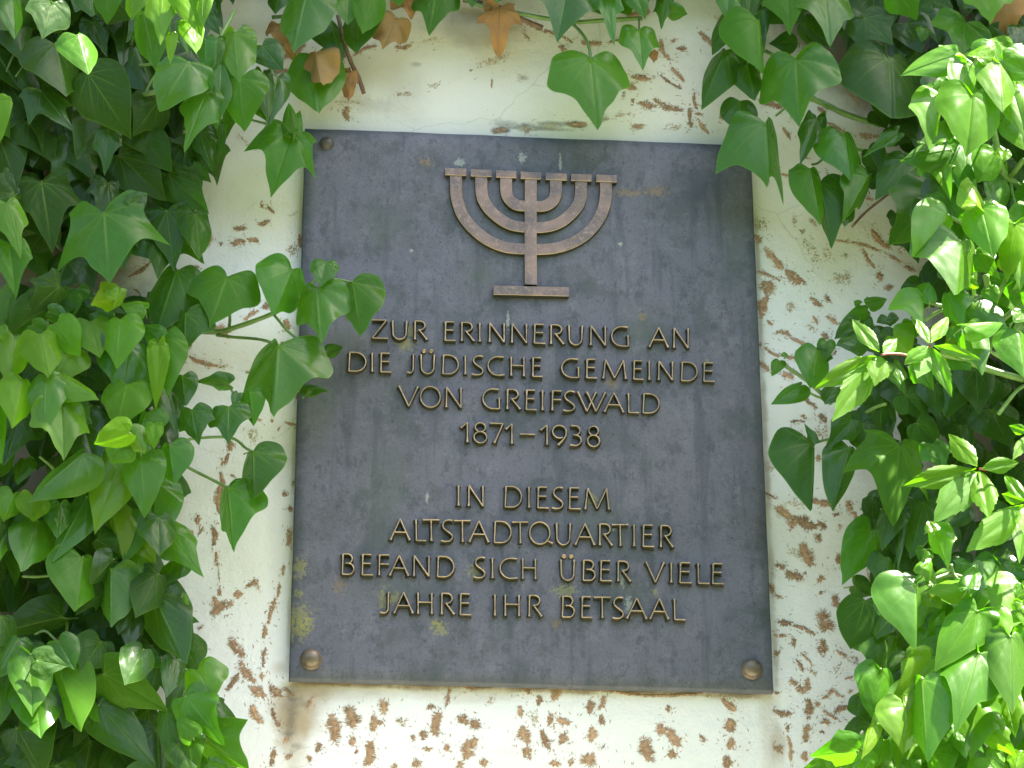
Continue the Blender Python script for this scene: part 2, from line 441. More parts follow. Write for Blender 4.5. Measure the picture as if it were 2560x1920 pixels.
M_path = mat_plain('gravel_path', (0.34, 0.32, 0.28), (0.44, 0.42, 0.37), 12, 0.9, 0.01)
M_added_eave = mat_plain('added_eave_wood', (0.30, 0.27, 0.22), (0.38, 0.35, 0.29), 12, 0.7, 0.002)

# ------------------------------------------------------------------ setting
gv, gf = box(-150, 150, -150, 150, -0.2, 0.0)
tag(mesh_obj('ground', gv, gf, M_soil), 'mown lawn in front of the wall', kind='structure')
gv, gf = box(-40, 40, WALL_Y - 1.9, WALL_Y - 0.01, 0.0, 0.012)
tag(mesh_obj('path', gv, gf, M_path), 'pale gravel path along the foot of the wall', kind='structure')
wv_, wf_ = box(-5, 5, WALL_Y, WALL_Y + 0.36, 0.0, 5.0)
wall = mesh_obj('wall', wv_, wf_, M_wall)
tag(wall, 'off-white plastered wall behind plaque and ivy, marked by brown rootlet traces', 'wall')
ADDED_EAVE = 0.395  # depth of the added overhang that parts sunlit leaves from the shaded wall
# the hedge across the lawn, behind the photographer: added to darken what the leaves and bronze reflect
def unseen_hedge_mesh():
    nx, nz, H, y0 = 160, 40, 6.0, -9.5
    V = []; Fc = []
    def bulge(x, z): return .35 * math.sin(x * .9) * math.cos(z * 1.3) + .22 * math.sin(x * 2.7 + z * 1.9) + .12 * math.sin(x * 6.1 - z * 5.3) + rng.uniform(-.10, .10)
    for j in range(nz + 1):
        for i in range(nx + 1):
            x = -22 + 44 * i / nx; t = j / nz
            if t < .8: z = H * t / .8; y = y0 + bulge(x, z)
            else: z = H + .25 * math.sin(x * 1.7) + rng.uniform(-.12, .12); y = y0 - 2.5 * (t - .8) / .2
            V.append((x, y, z - .02))
    for j in range(nz):
        for i in range(nx):
            a = j * (nx + 1) + i; Fc.append((a, a + 1, a + nx + 2, a + nx + 1))
    b0 = len(V)
    for i in range(nx + 1): V.append((-22 + 44 * i / nx, y0 - 2.5, -.02))
    for i in range(nx): Fc.append((nz * (nx + 1) + i, nz * (nx + 1) + i + 1, b0 + i + 1, b0 + i))
    return V, Fc
hv, hf = unseen_hedge_mesh()
tag(mesh_obj('unseen_hedge', hv, hf, M_unseen_hedge), 'added hedge across the lawn facing the wall', 'unseen_hedge')
ev = empty('added_shade_eave', (0, -0.1, 4.9), 'unseen eave along the top of the plastered wall', 'added_eave')
for i in range(25):
    a_, b_ = box(-5 + i * 0.4, -5 + i * 0.4 + 0.392, WALL_Y - ADDED_EAVE + 0.03, 0.6, 4.90, 4.925)
    child(mesh_obj('added_soffit_board', a_, b_, M_added_eave), ev)
a_, b_ = box(-5.02, 5.02, WALL_Y - ADDED_EAVE, WALL_Y - ADDED_EAVE + 0.028, 4.86, 5.06)
child(mesh_obj('added_fascia_board', a_, b_, M_added_eave), ev)
a_, b_ = box(-5.0, 5.0, WALL_Y - ADDED_EAVE + 0.03, 0.7, 5.003, 5.10)
child(mesh_obj('added_roof_slab', a_, b_, M_added_eave), ev)

# ------------------------------------------------------------------ plaque
plaque = empty('memorial_plaque', (0, 0, ZC - 0.39), 'dark bronze memorial plaque with raised candelabrum and German lettering, bolted to the wall', 'plaque')
W2, H2 = 0.30, 0.39069

def build_plate():
    nx, nz = 36, 46
    V = []; Fc = []
    def dy(x, z):                                         # a cast plate is never quite flat
        return 0.0006 * math.sin(x * 19 + 1) * math.cos(z * 15) + 0.0004 * math.sin(x * 41 + z * 33)
    bev = 0.0022
    xs = [-W2, -W2 + bev] + [(-1 + 2 * i / nx) * W2 for i in range(1, nx)] + [W2 - bev, W2]
    zs = [-H2, -H2 + bev] + [(-1 + 2 * i / nz) * H2 for i in range(1, nz)] + [H2 - bev, H2]
    for j, z in enumerate(zs):
        for i, x in enumerate(xs):
            edge = i in (0, len(xs) - 1) or j in (0, len(zs) - 1)
            wx = 0.0002 * math.sin(z * 60 + 2) if i in (0, len(xs) - 1) else 0
            wz = 0.0002 * math.sin(x * 70) if j in (0, len(zs) - 1) else 0
            V.append((x + wx, (0.0018 if edge else 0.0) + dy(x, z), ZC + z + wz))
    nX = len(xs); nZ = len(zs)
    for j in range(nZ - 1):
        for i in range(nX - 1):
            a = j * nX + i
            Fc.append((a, a + 1, a + nX + 1, a + nX))
    rim = [i for i in range(nX)] + [j * nX + nX - 1 for j in range(1, nZ)] + [(nZ - 1) * nX + i for i in range(nX - 2, -1, -1)] + [j * nX for j in range(nZ - 2, 0, -1)]
    b0 = len(V)
    for r_ in rim: V.append((V[r_][0], 0.011, V[r_][2]))
    m = len(rim)
    for i in range(m):
        i2 = (i + 1) % m
        Fc.append((rim[i], b0 + i, b0 + i2, rim[i2]))
    Fc.append(tuple(b0 + i for i in range(m)))
    return V, Fc
v_, f_ = build_plate()
child(mesh_obj('plate', v_, f_, M_plate, None, True), plaque)
a_, b_ = box(-W2 + .02, W2 - .02, 0.0112, WALL_Y + 0.004, ZC - H2 + .02, ZC + H2 - .02)
child(mesh_obj('back_spacer', a_, b_, M_side), plaque)

def stroke(pts, wb, wt, h, V, Fc, MI, flare=(1.0, 1.0), fl=0.16, side=1, top=0, edge=None, rise=0.0003, closed=False):
    """raised bar with sloping sides along a polyline of (x, z) on the plaque; edge = material of the rubbed arris"""
    P = [np.array(p, float) for p in pts]
    m = len(P)
    s = [0.0]
    for i in range(1, m): s.append(s[-1] + np.linalg.norm(P[i] - P[i - 1]))
    Lt = s[-1]
    base = len(V)
    secs = 7 if edge is not None else 5
    for i in range(m):
        if closed:
            t = P[(i + 1) % (m - 1)] - P[(i - 1) % (m - 1)]
        else:
            t = P[min(i + 1, m - 1)] - P[max(i - 1, 0)]
        t /= np.linalg.norm(t) + 1e-12
        nn = np.array([-t[1], t[0]])
        f = 1.0
        if not closed:
            q = s[i] / Lt
            f += (flare[0] - 1) * max(0, 1 - q / fl) ** 1.3 + (flare[1] - 1) * max(0, 1 - (1 - q) / fl) ** 1.3
        if secs == 5: prof = ((-wb * f, 0.001), (-wt * f, -h), (0, -h - rise), (wt * f, -h), (wb * f, 0.001))
        else: prof = ((-wb, 0.001), (-wt - 0.0006, -h + 0.0006), (-wt, -h), (0, -h - rise), (wt, -h), (wt + 0.0006, -h + 0.0006), (wb, 0.001))
        for (o, y) in prof:
            q2 = P[i] + nn * o
            V.append((q2[0], y, q2[1]))
    k = secs
    for i in range(m - 1):
        for c in range(k - 1):
            a = base + i * k + c
            Fc.append((a, a + 1, a + k + 1, a + k))
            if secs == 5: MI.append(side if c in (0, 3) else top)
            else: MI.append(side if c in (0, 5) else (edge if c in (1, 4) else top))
    if not closed:
        Fc.append(tuple(base + c for c in range(k))[::-1]); MI.append(side)
        Fc.append(tuple(base + (m - 1) * k + c for c in range(k))); MI.append(side)

def arc(cx, cy, rx, ry, a0, a1, n=14):
    return [(cx + rx * math.cos(math.radians(a0 + (a1 - a0) * i / n)), cy + ry * math.sin(math.radians(a0 + (a1 - a0) * i / n))) for i in range(n + 1)]
def seg(a, b, n=6): return [(a[0] + (b[0] - a[0]) * i / n, a[1] + (b[1] - a[1]) * i / n) for i in range(n + 1)]
FL = (1.55, 1.55)
def glyph(ch):
    """strokes (points, flare at start and end, closed) in a unit box"""
    if ch == 'A': return [(seg((0, 0), (.5, 1)), (1.7, 1), 0), (seg((.5, 1), (1, 0)), (1, 1.7), 0), (seg((.19, .37), (.81, .37)), (1, 1), 0)]
    if ch == 'B': return [(seg((.1, 1), (.06, 0)), (1.6, 1.1), 0), (seg((.1, 1), (.45, 1), 3)[:-1] + arc(.47, .775, .38, .225, 90, -90) + seg((.45, .55), (.3, .55), 2)[1:], (1, 1), 0),
                          (seg((.3, .55), (.5, .55), 2)[:-1] + arc(.52, .275, .45, .275, 90, -90) + seg((.5, 0), (.06, 0), 3)[1:], (1, 1.2), 0)]
    if ch == 'C': return [(seg((.96, .97), (.8, 1.0), 2)[:-1] + arc(.62, .5, .60, .5, 80, 280, 20) + seg((.8, .01), (1.0, .05), 2)[1:], (1.4, 1.5), 0)]
    if ch == 'D': return [(seg((.09, 1), (.04, 0)), (1.5, 1.1), 0), (seg((.09, 1), (.32, 1), 3)[:-1] + arc(.40, .5, .58, .5, 90, -90, 20) + seg((.32, 0), (.04, 0), 3)[1:], (1, 1), 0)]
    if ch == 'E': return [(seg((.1, 1), (.06, 0)), (1.7, 1.4), 0), (seg((.1, 1), (.85, 1), 3), (1, 1.3), 0), (seg((.1, .56), (.8, .56), 3), (1, 1.3), 0), (seg((.06, 0), (1, 0), 3), (1, 1.4), 0)]
    if ch == 'F': return [(seg((.1, 1), (.06, 0)), (1.7, 1.6), 0), (seg((.1, 1), (1, 1), 3), (1, 1.3), 0), (seg((.1, .55), (.95, .55), 3), (1, 1.3), 0)]
    if ch == 'G': return [(seg((.93, .97), (.78, 1.0), 2)[:-1] + arc(.60, .5, .58, .5, 80, 278, 20) + seg((.75, 0), (.96, .01), 2)[1:], (1.4, 1), 0), (seg((.95, .55), (.96, .01)), (1.7, 1.1), 0)]
    if ch == 'H': return [(seg((.05, 1), (.05, 0)), FL, 0), (seg((.95, 1), (.95, 0)), FL, 0), (seg((.05, .55), (.95, .55)), (1, 1), 0)]
    if ch == 'I': return [(seg((.5, 1), (.5, 0)), (1.6, 1.8), 0)]
    if ch == 'J': return [(seg((1, 1), (.97, .3), 4)[:-1] + arc(.45, .22, .50, .22, 0, -90, 8) + seg((.45, 0), (0, .02), 2)[1:], (1.5, 1.6), 0)]
    if ch == 'L': return [(seg((.07, 1), (.1, 0)), (1.7, 1.2), 0), (seg((.1, 0), (1, 0), 3), (1, 1.5), 0)]
    if ch == 'M': return [(seg((.1, 1), (0, 0)), (1.2, 1.7), 0), (seg((.1, 1), (.5, .03)), (1.4, 1), 0), (seg((.5, .03), (.9, 1)), (1, 1.4), 0), (seg((.9, 1), (1, 0)), (1.2, 1.7), 0)]
    if ch == 'N': return [(seg((.06, 1), (.04, 0)), (1.3, 1.7), 0), (seg((.06, 1), (.97, 0)), (1.4, 1.2), 0), (seg((.97, 1), (.97, 0)), (1.6, 1.1), 0)]
    if ch == 'O': return [(arc(.5, .5, .5, .52, 90, 450, 30), (1, 1), 1)]
    if ch == 'Q': return [(arc(.45, .5, .45, .52, 90, 450, 30), (1, 1), 1), (seg((.74, .17), (1.02, .03), 3), (1, 1.9), 0)]
    if ch == 'R': return [(seg((.08, 1), (.06, 0)), (1.5, 1.7), 0), (seg((.08, 1), (.42, 1), 3)[:-1] + arc(.46, .765, .38, .235, 90, -90) + seg((.44, .53), (.34, .53), 2)[1:], (1, 1), 0), (seg((.38, .53), (1, 0)), (1, 1.7), 0)]
    if ch == 'S': return [([(.93, .97), (.80, 1.0), (.60, 1.01), (.38, .97), (.20, .87), (.15, .74), (.22, .62), (.40, .52), (.62, .43), (.84, .33), (.93, .21), (.86, .09), (.66, .01), (.40, -.01), (.18, .0), (.02, .03)], (1.5, 1.4), 0)]
    if ch == 'T': return [(seg((.5, 1), (.52, 0)), (1.1, 1.7), 0), (seg((0, .98), (1, 1.0), 4), (1.4, 1.4), 0)]
    if ch == 'U': return [(seg((.06, 1), (.08, .4), 5)[:-1] + arc(.5, .32, .42, .34, 180, 360, 16) + seg((.92, .4), (.96, 1), 5)[1:], FL, 0)]
    if ch == 'V': return [(seg((0, 1), (.5, 0)), (1.7, 1), 0), (seg((.5, 0), (.97, 1)), (1, 1.7), 0)]
    if ch == 'W': return [(seg((0, 1), (.33, 0)), (1.6, 1), 0), (seg((.33, 0), (.66, 1)), (1, 1.6), 0), (seg((.33, 1), (.66, 0)), (1.6, 1), 0), (seg((.66, 0), (1, 1)), (1, 1.6), 0)]
    if ch == 'Z': return [(seg((.04, 1), (.92, 1), 4), (1.2, 1), 0), (seg((.92, 1), (.04, 0), 5), (1.2, 1), 0), (seg((.04, 0), (1, 0), 4), (1, 1.4), 0)]
    if ch == '1': return [(seg((.9, 1), (.9, 0)), (1.2, 1.8), 0), (seg((0, .72), (.9, 1), 3), (1.5, 1), 0)]
    if ch == '3': return [(seg((.1, 1), (.45, 1), 2)[:-1] + arc(.45, .77, .40, .23, 90, -90, 10) + seg((.4, .54), (.3, .54), 1)[1:], (1.3, 1), 0), (seg((.3, .54), (.42, .54), 1)[:-1] + arc(.42, .27, .53, .27, 90, -90, 12) + seg((.4, 0), (.02, .03), 2)[1:], (1, 1.4), 0)]
    if ch == '7': return [(seg((0, 1), (1, 1), 4), (1.5, 1), 0), (seg((1, 1), (.35, 0), 5), (1.1, 1.8), 0)]
    if ch == '8': return [(arc(.5, .78, .38, .23, 90, 450, 20), (1, 1), 1), (arc(.5, .27, .48, .29, 90, 450, 22), (1, 1), 1)]
    if ch == '9': return [(arc(.48, .68, .47, .32, -60, -360, 22) + [(.93, .50), (.80, .33), (.60, .16), (.38, 0)], (1.2, 1.7), 0)]
    if ch == '-': return [(seg((0, .5), (1, .5), 3), (1, 1), 0)]
    return []

# each line: base line and cap line as (x, y) pairs of the photograph, and the letters' left and right edges
LINES = [
 ('ZURERINNERUNGAN', (929, 846.5, 1721, 872), (929, 801, 1721, 823),
  [(929,969),(979,1018),(1035,1067),(1111,1139),(1152,1185),(1199,1199),(1222,1261),(1278,1317),(1334,1363),(1375,1409),(1420,1457),(1475,1514),(1528,1572),(1623,1670),(1683,1721)]),
 ('DIEJÜDISCHEGEMEINDE', (870, 929, 1786, 955.5), (870, 882, 1786, 909),
  [(870,915),(930,930),(950,978),(1018,1033),(1050,1087),(1105,1146),(1163,1163),(1179,1209),(1219,1261),(1276,1311),(1330,1356),(1403,1448),(1465,1492),(1508,1564),(1583,1608),(1623,1623),(1645,1682),(1702,1743),(1758,1786)]),
 ('VONGREIFSWALD', (1015, 1017, 1606, 1033.6), (1015, 967, 1606, 985.6),
  [(997,1046),(1051,1100),(1114,1153),(1206,1250),(1266,1300),(1314,1341),(1356,1356),(1379,1403),(1407,1438),(1444,1513),(1511,1558),(1569,1597),(1606,1648)]),
 ('1871-1938', (1160, 1106.5, 1484, 1117), (1160, 1057.7, 1484, 1067.5),
  [(1152,1170),(1184,1217),(1224,1257),(1264,1281),(1300,1337),(1351,1369),(1381,1417),(1424,1454),(1468,1499)]),
 ('INDIESEM', (1146, 1265.5, 1522, 1276), (1146, 1215, 1522, 1223),
  [(1146,1146),(1170,1208),(1261,1304),(1322,1322),(1343,1371),(1379,1409),(1422,1451),(1463,1522)]),
 ('ALTSTADTQUARTIER', (976, 1351, 1682, 1369.5), (976, 1298, 1682, 1316),
  [(976,1024),(1038,1065),(1057,1098),(1102,1133),(1135,1176),(1173,1221),(1234,1278),(1280,1320),(1324,1380),(1389,1427),(1438,1486),(1497,1530),(1530,1570),(1585,1585),(1606,1635),(1650,1682)]),
 ('BEFANDSICHÜBERVIELE', (854, 1437, 1809, 1461), (854, 1386, 1809, 1411),
  [(854,885),(904,932),(946,973),(974,1021),(1033,1073),(1092,1135),(1184,1214),(1231,1231),(1249,1294),(1305,1340),(1400,1437),(1456,1488),(1500,1529),(1543,1576),(1615,1661),(1678,1678),(1698,1729),(1743,1773),(1780,1809)]),
 ('JAHREIHRBETSAAL', (952, 1533.5, 1713, 1551), (952, 1481, 1713, 1499),
  [(950,971),(985,1032),(1043,1081),(1102,1135),(1149,1178),(1237,1237),(1261,1299),(1321,1354),(1404,1436),(1453,1480),(1484,1526),(1530,1560),(1567,1616),(1625,1671),(1684,1713)]),
]
SC = 0.000515
def on_plaque(px, py):
    p = at(px, py, WALL_Y + 0.004)
    return (float(p[0]), float(p[2]))
for (txt, bl, cl, xs) in LINES:
    for ch, (xa, xb) in zip(txt, xs):
        dots = ch == 'Ü'
        if dots: ch = 'U'
        if xa == xb: xa -= 8; xb += 8
        def yb(x): return bl[1] + (bl[3] - bl[1]) * (x - bl[0]) / (bl[2] - bl[0])
        def yc(x): return cl[1] + (cl[3] - cl[1]) * (x - cl[0]) / (cl[2] - cl[0])
        V = []; Fc = []; MI = []
        lean = 0.03 * (yb(xa) - yc(xa)) * 0.6
        for si, (pts, flr, cl_) in enumerate(glyph(ch)):
            pp = []
            for (gx, gy) in pts:
                x = xa + gx * (xb - xa) - (gy - 0.5) * 0
                y = yb(x) + (yc(x) - yb(x)) * gy
                pp.append(on_plaque(x, y))
            stroke(pp, 0.0024 * rng.uniform(.93, 1.06), 0.00076, 0.0060 + 0.00012 * si + rng.uniform(-.0001, .0001), V, Fc, MI, flr, 0.22, 1, 0, None, 0.0004, bool(cl_))
        if dots:
            for gx in (.27, .76):
                x = xa + gx * (xb - xa); y = yc(x) - 11
                cx, cz = on_plaque(x, y)
                b0 = len(V); n = 10
                for (rr, hh) in ((.0038, -.001), (.0032, .003), (.0015, .0052)):
                    for q in range(n):
                        an = 2 * math.pi * q / n
                        V.append((cx + rr * math.cos(an), -hh, cz + rr * math.sin(an)))
                V.append((cx, -.0057, cz))
                for ring in range(2):
                    for q in range(n):
                        q2 = (q + 1) % n
                        Fc.append((b0 + ring * n + q, b0 + ring * n + q2, b0 + ring * n + n + q2, b0 + ring * n + n + q)); MI.append(1 if ring == 0 else 0)
                for q in range(n):
                    Fc.append((b0 + 2 * n + q, b0 + 2 * n + (q + 1) % n, b0 + 3 * n)); MI.append(0)
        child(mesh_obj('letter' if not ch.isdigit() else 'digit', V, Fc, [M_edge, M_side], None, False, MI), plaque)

# the seven-branched candelabrum
def z5(x, y): return on_plaque(1080 + x / 4.366, 400 + y / 4.366)
def dense(pts, n=5):
    return [tuple(p) for p in smooth_path([np.array(z5(*q)) for q in pts], n)]
candel = bpy.data.objects.new('candelabrum', None); candel.empty_display_size = .05
candel.location = (0, 0, 0); C.objects.link(candel); child(candel, plaque); candel['label'] = 'raised seven-branched bronze candelabrum'
MM = [M_menorah, M_side, M_edge]
def relief(name, pts, w, h, label=None):
    V = []; Fc = []; MI = []
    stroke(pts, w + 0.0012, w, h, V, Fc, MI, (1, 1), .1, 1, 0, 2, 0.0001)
    o = mesh_obj(name, V, Fc, MM, None, False, MI)
    o.parent = candel
    return o
WB = 64 / 4.366 * SC * 0.985
br = [
 [(260,180),(262,330),(275,440),(330,600),(430,735),(570,855),(730,935),(870,968),(1020,975)],
 [(1898,250),(1896,400),(1868,540),(1790,690),(1660,830),(1500,920),(1320,970),(1130,982)],
 [(535,195),(540,350),(565,450),(640,560),(760,660),(880,718),(1020,740)],
 [(1627,250),(1622,400),(1590,500),(1510,600),(1400,685),(1270,732),(1130,745)],
 [(808,205),(810,340),(835,420),(890,480),(950,503),(1020,508)],
 [(1350,235),(1350,360),(1325,440),(1270,490),(1210,510),(1130,513)]]
for i, b in enumerate(br):
    relief('branch', dense(b), WB, 0.0058 + 0.00008 * i)
relief('stem', dense([(1078,225),(1076,500),(1076,1000),(1077,1368)], 3), WB, 0.0065)
for i, (xl, xr, yt, yb_) in enumerate([(140,372,92,188),(420,650,107,201),(695,918,121,211),(965,1190,135,227),(1237,1470,147,240),(1515,1740,159,250),(1790,2013,169,260)]):
    ym = (yt + yb_) / 2; sl = 4
    relief('cup', dense([(xl, ym - sl), (xr, ym + sl)], 3), 41 / 4.366 * SC, 0.0072 + 0.00005 * i)
relief('foot', dense([(668, 1432), (1490, 1452)], 4), 52 / 4.366 * SC, 0.0078)

# dome-headed bolts
for (px, py, r) in ((817, 355, .0085), (1828, 392, .0085), (778, 1646, .0122), (1880, 1671, .0122)):
    p = at(px, py, WALL_Y + .004)
    prof = [(1.12, .001), (1.12, -.0022), (1.0, -.003), (.99, -.0042), (.94, -.0060), (.80, -.0085), (.58, -.0105), (.3, -.0118), (.0001, -.0122)]
    if r < .01: prof = [(a, b * .6) for a, b in prof]
    V = []; Fc = []; n = 28
    for (a, y) in prof:
        for q in range(n):
            an = 2 * math.pi * q / n
            V.append((p[0] + a * r * math.cos(an), y, p[2] + a * r * math.sin(an)))
    for i in range(len(prof) - 1):
        for q in range(n):
            q2 = (q + 1) % n
            Fc.append((i * n + q, i * n + q2, (i + 1) * n + q2, (i + 1) * n + q))
    child(mesh_obj('dome_bolt', V, Fc, M_bolt if r > .01 else M_bolt_dull, None, True), plaque)

# ------------------------------------------------------------------ dried rootlet traces left on the wall by removed ivy
ROOT_N = 0
def root_mark(px, py, qx, qy, w, ghost=False):
    """a strip of dead aerial roots glued to the plaster: ragged core and a fringe of bristles. pixels of the photograph"""
    global ROOT_N
    V = []; Fc = []
    s = 0.00052
    a = at(px, py); b = at(qx, qy)
    A = np.array([a[0], a[2]]); B = np.array([b[0], b[2]])
    hw = w * s * 0.5
    L = np.linalg.norm(B - A)
    if L < hw * 0.5:
        an = rng.uniform(0, math.pi)
        d = np.array([math.cos(an), math.sin(an)]) * hw * 0.35
        A = A - d; B = B + d; L = np.linalg.norm(B - A); disc = True
    else:
        disc = False
        d = (B - A) / L; A = A + d * hw * 0.3; B = B - d * hw * 0.3; L = np.linalg.norm(B - A)
    d = (B - A) / (L + 1e-9); nn = np.array([-d[1], d[0]])
    bow = rng.uniform(-.12, .12) * L
    n = max(3, int(L / 0.0022))
    hw *= 1.18 if not ghost else 1.15; core = 0.46 if not ghost else 0.14
    y0 = WALL_Y
    def add(p, y): V.append((p[0], y, p[1])); return len(V) - 1
    ctr = []
    for i in range(n + 1):
        t = i / n
        ctr.append(A + (B - A) * t + nn * (bow * math.sin(math.pi * t) + rng.uniform(-.10, .10) * hw))
    # core in short pieces, with breaks
    prev = None
    for i, c in enumerate(ctr):
        t = i / n
        env = (0.45 + 0.55 * math.sin(math.pi * min(max(t, .06), .94)) ** .6)
        l = hw * core * env * rng.uniform(.3, 1.5); r = hw * core * env * rng.uniform(.3, 1.5)
        cur = (add(c - nn * l, y0 - .0001), add(c + nn * rng.uniform(-.2, .2) * hw, y0 - .0006 - rng.random() * .0005), add(c + nn * r, y0 - .0001))
        if prev is not None and rng.random() > (.04 if not ghost else .55):
            Fc.append((prev[0], prev[1], cur[1], cur[0])); Fc.append((prev[1], prev[2], cur[2], cur[1]))
        prev = cur
    # bristles
    step = 0.00060 if not ghost else 0.0015
    m = max(8, int(L / step)) + int(hw / 0.0006)
    q1, q2, q3 = rng.uniform(0, 6), rng.uniform(0, 6), rng.uniform(5, 11) * max(1, L / .03)
    for j in range(m):
        t = rng.random()
        c = A + (B - A) * t + nn * bow * math.sin(math.pi * t)
        for sd in (-1, 1):
            if rng.random() < (.16 if not ghost else .35): continue
            env = (0.5 + 0.5 * math.sin(math.pi * t) ** .6)
            th = rng.gauss(0, .24)
            if disc or t < .12 or t > .88: th += (t - .5) * 2 * rng.uniform(0, 1.4)
            dr = nn * sd * math.cos(th) + d * math.sin(th)
            ln = hw * env * rng.uniform(.75, 1.1) * (.84 + .26 * math.sin(q3 * t + (q1 if sd > 0 else q2))) + .0008
            wd = rng.uniform(.00026, .00052)
            st = hw * (0.15 if not ghost else rng.uniform(.1, .5))
            p0 = c + dr * st; p1 = c + dr * ln
            if ghost: ln *= rng.uniform(.7, 1)
            sdv = np.array([-dr[1], dr[0]]) * wd
            k1 = rng.uniform(-.5, .5)
            pm = (p0 + p1) / 2 + sdv * k1 * 2
            i0 = add(p0 - sdv, y0 - .0001); i1 = add(p0 + sdv, y0 - .0001)
            i2 = add(pm - sdv * .8, y0 - .0002); i3 = add(pm + sdv * .8, y0 - .0002); im = add(pm, y0 - .0005)
            i4 = add(p1, y0 - .0002); ib = add(p0, y0 - .0006)
            Fc += [(i0, ib, im, i2), (ib, i1, i3, im), (i2, im, i4), (im, i3, i4)]
    # splinters scattered near the strip
    for j in range(int(7 + L / .0022)):
        t = rng.uniform(-.3, 1.3)
        c = A + (B - A) * t + nn * rng.gauss(0, 1.3) * hw
        an = math.atan2(d[1], d[0]) + rng.uniform(-.9, .9)
        e = np.array([math.cos(an), math.sin(an)]) * rng.uniform(.0008, .0032); f = np.array([-e[1], e[0]]) * .20
        i0 = add(c - e, y0 - .0001); i1 = add(c + f, y0 - .0003); i2 = add(c + e, y0 - .0001); i3 = add(c - f, y0 - .0003)
        Fc.append((i0, i1, i2, i3))
    o = mesh_obj('rootlet_trace', V, Fc, M_ghost if ghost else M_root, wall)
    ROOT_N += 1
    return o

